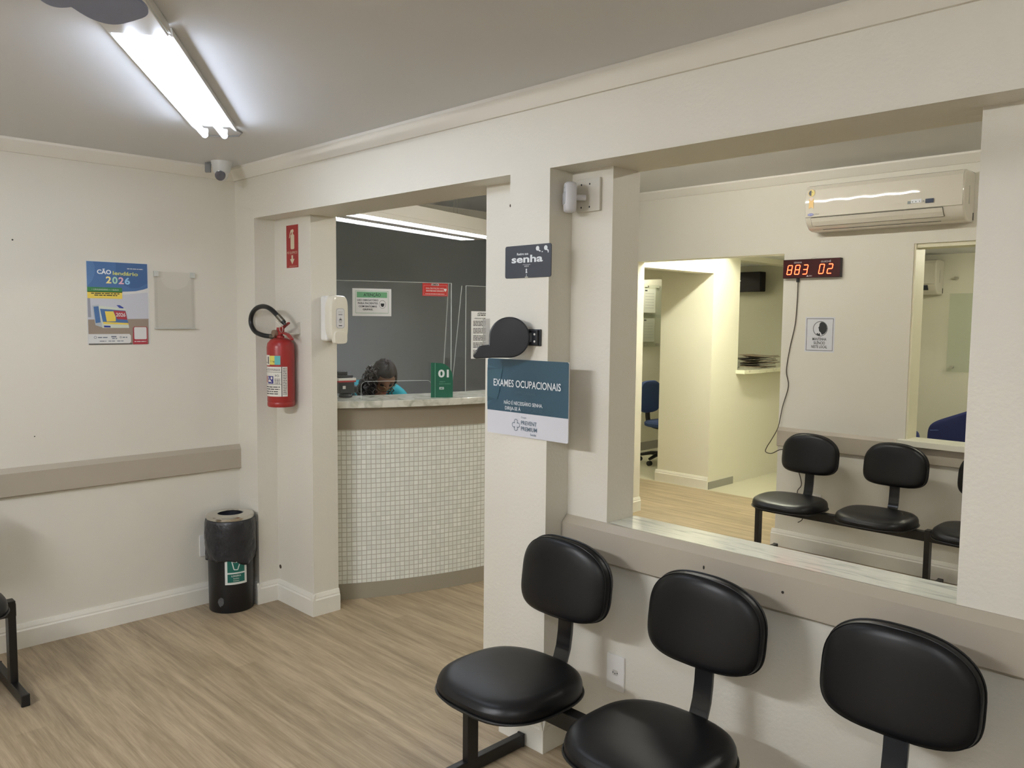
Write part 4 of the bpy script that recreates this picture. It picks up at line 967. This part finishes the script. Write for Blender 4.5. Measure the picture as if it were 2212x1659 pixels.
    q = MB(); q.loft([[(a*k, b*k, z) for a, b in superellipse(.36, .36, 2.6, 32)] for k, z in ((.9, .37), (1, .38), (1, .395), (.9, .405))], BLACKV); q.build('seat', st_)
    q = MB(); q.tube([(0, 0, .06), (0, 0, .38)], .025, BLACKM, 12); q.build('post', st_)
    q = MB()
    for k in range(5): a = radians(72*k); q.tube([(0, 0, .08), (.25*cos(a), .25*sin(a), .03)], [.022, .014], BLACKM, 8); q.lathe([(0, -.01), (.025, -.01), (.025, .01), (0, .01)], (.25*cos(a), .25*sin(a), .026), BLACKP, 12, 'y')
    q.build('base', st_)
person()

# ------------------------------------------------------------------ air conditioners
def aircon(loc, label, big=True):
    root = empty('air_conditioner', loc, 0, label, 'air conditioner', 'wall split air conditioners')
    W = .965; wm = mat('aircon_white', (212, 207, 194), .5, spec=.2, coat=1); sm_ = mat('slot_dark', (60, 56, 50), .6)
    pr = [(0, 0), (-.10, 0), (-.135, .008), (-.165, .030), (-.188, .062), (-.195, .080), (-.200, .12), (-.202, .20), (-.200, .262), (-.188, .284), (-.16, .295), (0, .297)]
    q = MB(); q.prism(pr, lambda p, t: (t, p[0], p[1]), 0, W, wm, True); q.build('casing', root, bevel=.012, seg=4)
    # front cover panel with a soft wave, standing just off the casing
    q = MB(); R = []; n = 40
    for i in range(n+1):
        u = .008+(W-.016)*i/n; wv = .0010*sin(i*.95)+.0006*sin(i*2.1)
        R.append([(u, -.1965, .084), (u, -.2035, .088), (u, -.2055+wv*.3, .14), (u, -.2075-wv, .20), (u, -.2050, .262), (u, -.192, .286), (u, -.188, .286)])
    q.loft(R, wm); q.build('front_cover', root, angle=25)
    q = MB(); q.prism([(-.1985, .080), (-.2000, .080), (-.1905, .056), (-.172, .030), (-.170, .032), (-.188, .058)], lambda p, t: (t, p[0], p[1]), .045, W-.115, wm); q.build('louvre', root)
    q = MB()
    q.box((.045, -.2005, .0805), (W-.115, -.196, .0830), sm_); q.tube([(.044, -.198, .082), (.044, -.187, .052), (.044, -.170, .030)], .0012, sm_, 5); q.tube([(W-.114, -.200, .082), (W-.112, -.190, .054), (W-.108, -.172, .030)], .0014, sm_, 5)
    q.box((.06, -.171, .029), (W-.115, -.166, .0315), sm_); q.box((.10, -.137, .0065), (W-.14, -.120, .0085), sm_); q.build('air_slot', root)
    s = Sheet((0, -.2089, 0), (1, 0, 0), (0, 0, 1), W, .3)
    s.ell(.048, .242, .0235, .0235, mat('seal_gold', (206, 170, 96), .4), 1); s.ell(.048, .242, .021, .021, mat('seal_cream', (228, 214, 150), .4), 2); s.ell(.048, .242, .018, .018, mat('seal_yellow', (222, 204, 104), .4), 3); s.ell(.048, .242, .018, .018, mat('seal_black', (40, 40, 46), .4), 4, a0=90, a1=270, n=16)
    s.ell(.053, .247, .0025, .0025, INK, 4, n=8)
    s.poly([(.032, .205), (.064, .205), (.064, .140), (.048, .152), (.032, .140)], mat('ribbon_gold', (226, 186, 110), .4), 1); s.ell(.048, .205, .012, .012, mat('ribbon_pink', (226, 206, 190), .4), 2)
    s.ell(.046, .103, .0205, .0085, mat('badge_blue', (48, 60, 150), .3), 1); s.text('Carrier', .046, .1005, .006, mat('badge_text', (210, 214, 235), .4), 2, .030, .0, 'c'); s.text('X-Power', .072, .1, .0075, INK, 1, .033, .0, shear=.3)
    s.rect(.675, .118, .735, .140, mat('panel_pale', (214, 218, 224), .3), 1)
    s.rect(.655, .116, .674, .132, mat('panel_grey', (120, 128, 130), .4), 2)
    for i, u in enumerate((.684, .703, .724, .746)): s.ell(u, .126, .0045 if i != 2 else .003, .0035, mat('panel_grey', (120, 128, 130), .4), 2, n=10)
    s.rect(.757, .112, .803, .137, mat('display_dark_blue', (40, 52, 78), .5), 2)
    s.build(root)
    q = MB(); q.box((W, -.115, .10), (W+.0012, -.098, .205), mat('side_label', (172, 170, 160), .5)); q.box((W, -.03, .012), (W+.0015, -.014, .055), sm_); q.build('side_label', root)
    return root
ac1 = aircon((1.838, 3.285, 2.205), 'white wall air conditioner above the red number display in the far room')
ac2 = subtree_copy(ac1); ac2.location = (.99, 5.5, 1.85); tag(ac2, 'air conditioner in the room behind the far window, only its right end showing')
q = MB(); q.prism([(-.199, .078), (-.186, .048), (-.17, .036), (-.17, .076)], lambda p, t: (t, p[0]-.004, p[1]), .08, .90, mat('intake_dark', (40, 46, 56), .6)); q.build('open_outlet', ac2)
# ------------------------------------------------------------------ red number display
def led():
    root = empty('number_display', (1.616, 3.285, 1.905), 0, 'red LED queue number display reading 883 and 02 on the far wall', 'number display')
    W, H, D = .405, .128, .035
    q = MB(); q.box((0, -D, 0), (W, 0, H), mat('display_case', (34, 20, 22), .4)); q.build('case', root, bevel=.002)
    q = MB(); q.box((.002, -D-.002, .002), (W-.002, -D, H-.002), mat('display_window', (62, 16, 22), .2)); q.build('window_panel', root)
    s = Sheet((0, -D-.002, 0), (1, 0, 0), (0, 0, 1), W, H)
    eg = emitter('led_red', (255, 30, 14), 5.0); ec = emitter('led_core', (255, 120, 70), 8.0); sl = .16
    SEG = {'8': 'abcdefg', '3': 'abcdg', '0': 'abcdef', '2': 'abged'}
    def digit(ch, u0):
        key = 'digit#%s' % u0
        w_, h_ = .031, .062; v0 = .026
        P_ = {'a': ((0, 1), (1, 1)), 'b': ((1, 1), (1, .5)), 'c': ((1, .5), (1, 0)), 'd': ((0, 0), (1, 0)), 'e': ((0, 0), (0, .5)), 'f': ((0, .5), (0, 1)), 'g': ((0, .5), (1, .5))}
        for sg in SEG[ch]:
            (a, b_), (c, d) = P_[sg]; f = lambda x, y: (u0+x*w_+y*h_*sl, v0+y*h_)
            A, B = Vector(f(a, b_)), Vector(f(c, d)); dd = (B-A).normalized()*.003; A2, B2 = A+dd, B-dd
            s.line([tuple(A2), tuple(B2)], .0058, eg, 1, key)
            for k in range(6):
                p = A2+(B2-A2)*(k/5); s.ell(p.x, p.y, .0014, .0014, ec, 2, key, 6)
    for ch, u in (('8', .030), ('8', .086), ('3', .143), ('0', .258), ('2', .316)): digit(ch, u)
    tw = mat('display_text', (200, 190, 196), .5)
    s.text('SENHA', .080, .101, .0115, tw, 1, .058, .01); s.text('GUICHÊ', .272, .101, .0115, tw, 1, .070, .01)
    s.poly([(.172, .008), (.190, .008), (.181, .020)], tw, 1); s.text('MSC', .192, .009, .008, tw, 1, .022, .01, shear=.2)
    s.build(root)
    q = MB(); q.tube([(.208+.02*cos(t*pi/10), -.01, H-.002+.012*sin(t*pi/10)) for t in range(11)], .0012, STEEL, 6); q.build('hanging_loop', root)
    q = MB(); q.box((.094, -.024, -.028), (.112, -.008, .0), BLACKP); q.build('plug', root, bevel=.002)
led()
pts = [(1.719, 3.27, 1.88), (1.717, 3.275, 1.78), (1.708, 3.275, 1.59), (1.677, 3.275, 1.43), (1.655, 3.275, 1.26), (1.674, 3.275, 1.15), (1.638, 3.27, 1.0), (1.622, 3.25, .86), (1.585, 3.235, .77), (1.545, 3.24, .705), (1.538, 3.24, .67), (1.585, 3.24, .665), (1.66, 3.25, .70), (1.74, 3.26, .64), (1.80, 3.27, .48), (1.772, 3.27, .41), (1.80, 3.265, .30), (1.822, 3.26, .23), (1.79, 3.26, .198)]
q = MB(); q.tube(smooth(pts), .0032, mat('brown_cable', (66, 56, 46), .6), 7); tag(q.build('power_cable'), 'thin dark cable hanging from the red display down the far wall', 'cable')
# ------------------------------------------------------------------ silence notice
s = Sheet((1.778, 3.2838, 1.398), (1, 0, 0), (0, 0, 1), .208, .24)
b = slab('notice', s, .001, mat('cool_paper', (212, 214, 220), .6)); tag(b, 'white MANTENHA SILÊNCIO notice with a round emblem on the far wall', 'notice')
s.frame(.010, .010, .198, .230, .003, INK)
gy = mat('emblem_grey', (110, 112, 114), .6); s.ring(.108, .160, .052, .005, gy, 1)
hd_ = [(.112, .205), (.104, .198), (.100, .186), (.101, .178), (.094, .168), (.093, .164), (.098, .162), (.097, .156), (.099, .152), (.099, .146), (.104, .140), (.112, .134), (.120, .118), (.140, .128), (.152, .145), (.155, .162), (.150, .182), (.138, .198), (.124, .205)]
s.poly(hd_, INK, 1); s.poly([(.080, .124), (.092, .132), (.104, .130), (.108, .120), (.108, .113), (.094, .113)], INK, 1); s.poly([(.090, .150), (.094, .150), (.100, .126), (.094, .122)], mat('cool_paper', (212, 214, 220), .6), 2)
for i, (t, wd) in enumerate((('MANTENHA', .098), ('SILÊNCIO', .080), ('NESTE LOCAL', .112))): s.text(t, .104, .080-.0262*i, .0195, INK, 1, wd, .018, 'c')
s.build(b)

# ------------------------------------------------------------------ hallway counter and what lies on it
q = MB(); pl_ = [(.10, 5.08), (.24, 5.05), (.335, 5.05), (.355, 5.30), (.30, 6.45), (-.35, 6.45), (-.35, 5.08)]
q.prism(pl_, lambda p, t: (p[0], p[1], t), 1.09, 1.128, marble('hall_marble', (222, 220, 196), (170, 160, 140), (5, 5, 5), .6, .8)); tag(q.build('hall_counter', bevel=.003), 'pale marble slab counter in the hallway window opening', 'counter')
def hallprinter():
    root = empty('desk_printer', (-.04, 5.33, 1.128), radians(8), 'small grey printer with a black top on the hallway counter', 'printer')
    q = MB(); q.box((-.16, -.17, 0), (.10, .15, .07), mat('printer_grey', (150, 152, 142), .4)); q.build('body', root, bevel=.01, seg=3)
    q = MB(); q.box((-.15, -.16, .07), (.07, .11, .10), mat('printer_dark', (40, 44, 56), .25)); q.build('lid', root, bevel=.01, seg=3)
hallprinter()
rr = random.Random(4)
kr = mat('kraft_card', (140, 124, 104), .8); kd = mat('dark_card', (78, 72, 64), .8)
for i in range(7):
    q = MB(); hw, hh = .16, .12; t = .012; bend = .012
    vs = []
    for k in range(9):
        x = -hw+2*hw*k/8; z = bend*((k/4-1)**2)*(1 if i % 2 else .6)
        vs += [(x, -hh, z), (x, hh, z), (x, hh, z+t*.5), (x, -hh, z+t*.5)]
    q.loft([vs[4*k:4*k+4] for k in range(9)], kd if i % 3 == 1 else kr)
    o = q.build('folder', angle=20); o.location = (.07+rr.uniform(-.02, .02), 5.80+rr.uniform(-.03, .05), 1.129+i*.0185); o.rotation_euler = (0, 0, rr.uniform(-.35, .35))
    tag(o, 'worn brown card folder in the pile at the end of the hallway counter', 'folder', 'card folders piled on the hallway counter')
def wallbox():
    root = empty('wall_television', (-.52, 6.6, 1.95), 0, 'black boxy screen high on the office wall behind the hallway counter', 'television')
    bx = mat('box_black', (34, 32, 32), .75, spec=.2)
    q = MB(); q.box((-.24, -.13, 0), (.22, 0, .225), bx); q.build('body', root, bevel=.006)
    q = MB(); q.lathe([(0, -.1315), (.055, -.1315), (.055, -.13), (0, -.13)], (-.12, 0, .115), mat('box_ring', (58, 58, 60), .4), 24, 'y'); q.build('round_plate', root)
    s = Sheet((0, -.132, 0), (1, 0, 0), (0, 0, 1), .1, .1); s.line([(-.155, .105), (-.135, .135)], .006, WHITEP, 1); s.ell(-.03, .125, .006, .006, WHITEP, 1); s.build(root)
wallbox()
# ------------------------------------------------------------------ notice board room: glass board, sheets, blue chair
def board():
    root = empty('glass_board', (-1.6, 5.7, 1.28), 0, 'tall glass notice board with steel studs seen through the hall opening', 'notice board')
    q = MB(); q.box((.025, 0, 0), (.031, .9, .76), glass('board_glass', (251, 253, 252), .05, .15)); q.build('pane', root)
    q = MB(); q.box((.018, 0, .36), (.024, .9, .40), glass('board_glass', (251, 253, 252), .05, .15)); q.build('shelf_strip', root)
    for y in (.36, .60):
        for z in (.03, .735): q = MB(); q.lathe([(0, 0), (.012, 0), (.012, .045), (0, .045)], (0, y, z), STEEL, 14, 'x'); q.build('stud', root)
board()
for i, (y, z, w_, h_, t) in enumerate(((5.985, 1.70, .24, .29, 'sheet of print at the upper right of the glass board'), (5.975, 1.345, .24, .285, 'grey sheet of print at the lower right of the glass board'), (5.70, 1.70, .24, .29, 'sheet of print at the upper left of the glass board'))):
    s = Sheet((-1.565, y, z), (0, 1, 0), (0, 0, 1), w_, h_); b = slab('paper_sheet', s, .002, mat('sheet_grey%s' % 'abc'[i], ((212, 214, 204), (176, 180, 164), (216, 218, 206))[i], .6)); tag(b, t, 'sheet of paper', 'sheets on the glass board')
    s.rect(.02, h_-.03, .07, h_-.015, INK); 
    for k in range(6): s.bars(.03, h_-.06-.035*k, w_-.03, .007, mat('print_grey', (150, 152, 150), .6), 1, 80+k+7*i)
    s.build(b)
def office_chair():
    root = empty('office_chair', (-.90, 5.5, 0), radians(0), 'blue office chair on black castors beyond the hall opening', 'office chair')
    bl = mat('blue_fabric', (52, 72, 120), .85)
    q = MB(); R = []
    for x, k in ((-.03, .9), (-.02, 1), (.0, 1.02), (.02, .98), (.03, .85)): R.append([(-.20+x, a*k, .74+b*k) for a, b in superellipse(.38, .36, 3.5, 40)])
    q.loft(R, bl); q.build('backrest', root)
    q = MB(); R = []
    for z, k in ((.42, .9), (.43, 1), (.46, 1.02), (.48, .95), (.485, .7)): R.append([(.04+a*k, b*k, z) for a, b in superellipse(.44, .44, 3, 40)])
    q.loft(R, bl); q.build('seat', root)
    q = MB(); q.tube(smooth([(.0, 0, .40), (-.14, 0, .41), (-.21, 0, .46), (-.225, 0, .58), (-.225, 0, .70)]), .028, BLACKP, 10); q.build('back_stem', root)
    q = MB(); q.tube([(0, 0, .08), (0, 0, .42)], .028, BLACKP, 14); q.build('gas_column', root)
    for k in range(5):
        a = radians(200+72*k); q = MB(); q.tube([(0, 0, .11), (.14*cos(a), .14*sin(a), .105), (.27*cos(a), .27*sin(a), .075)], [.028, .022, .016], BLACKP, 8); lg = q.build('leg', root)
        q = MB()
        for dy in (-.014, .014): q.lathe([(0, dy-.008), (.026, dy-.008), (.028, dy), (.026, dy+.008), (0, dy+.008)], (.27*cos(a), .27*sin(a), .028), BLACKP, 16, 'y')
        q.build('castor', lg)
office_chair()
# ------------------------------------------------------------------ room behind the far window
def gpanel():
    root = empty('glass_board', (2.02, 5.498, 1.19), 0, 'pale glass panel fixed with studs in the room behind the far window', 'glass board')
    q = MB(); q.box((0, -.034, 0), (.75, -.028, .67), glass('pale_glass', (249, 252, 250), .06, .25)); q.build('pane', root)
    for x, z in ((.04, .04), (.71, .04), (.04, .80)): q = MB(); q.lathe([(0, 0), (.013, 0), (.013, -.045), (0, -.045)], (x, 0, z), STEEL, 14, 'y'); q.build('stud', root)
gpanel()
def bluechair(x, y, rz, label, zc=.74, shear=0, W=.56):
    root = empty('upholstered_chair', (x, y, 0), rz, label, 'chair', 'blue chairs behind the far window')
    bl = mat('navy_fabric', (38, 48, 104), .8)
    q = MB(); R = []
    for yy, k in ((-.035, .93), (-.02, 1), (.02, 1), (.04, .94)): R.append([(a*k, yy+.10*(a/.28)**2*-.3, zc+b*k+shear*a) for a, b in superellipse(W, .46, 9, 64)])
    q.loft(R, bl); bk = q.build('backrest', root)
    q = MB(); q.tube([(-W*.46, -.068, zc+.06), (-.1, -.045, zc+.072), (.1, -.045, zc+.072), (W*.46, -.068, zc+.06)], .004, mat('navy_piping', (70, 84, 140), .7), 6)
    for xx in (-.09, .09): q.tube([(xx, -.042, zc-.2), (xx, -.044, zc+.21+shear*xx)], .003, mat('navy_seam', (28, 36, 84), .8), 5)
    q.build('seam', bk)
    q = MB(); q.loft([[(a*k, .26+b*k, z) for a, b in superellipse(W-.02, .50, 5, 40)] for k, z in ((.95, .36), (1, .38), (1, .45), (.93, .48))], bl); q.build('seat', root)
    for xx in (-W*.38, W*.38):
        for yy in (.06, .46): q = MB(); q.tube([(xx, yy, 0), (xx, yy, .37)], .014, BLACKM, 10); q.build('leg', root)
bluechair(2.56, 4.33, 0, 'navy upholstered chair with a slanting top edge, its back above the far window sill', .755, .43)
bluechair(2.045, 4.33, 0, 'navy upholstered chair with just a corner showing at the left of the far window sill', .565, 0, .33)
# small holes and scuffs in the paint
def scar(p, ax, r, rz=1):
    q = MB(); q.lathe([(0, 0), (r, 0), (r*.9, .0012), (0, .0012)], (0, 0, 0), mat('dark_hole', (52, 44, 38), .9), 9, ax); o = q.build('trim_%d' % (11+len([k for k in bpy.data.objects if k.name.startswith('trim_')])-10)); o.location = p; o.scale = (1, 1, rz); o['kind'] = 'structure'
scar((3.264, .0862, .803), 'y', .0045)
scar((2.995, .0862, .817), 'y', .003, 2.2)
scar((2.188, -.0006, 2.02), 'y', .003, 2)
scar((0, -1.099, 1.948), 'x', .004)
scar((0, -1.037, 1.018), 'x', .003)
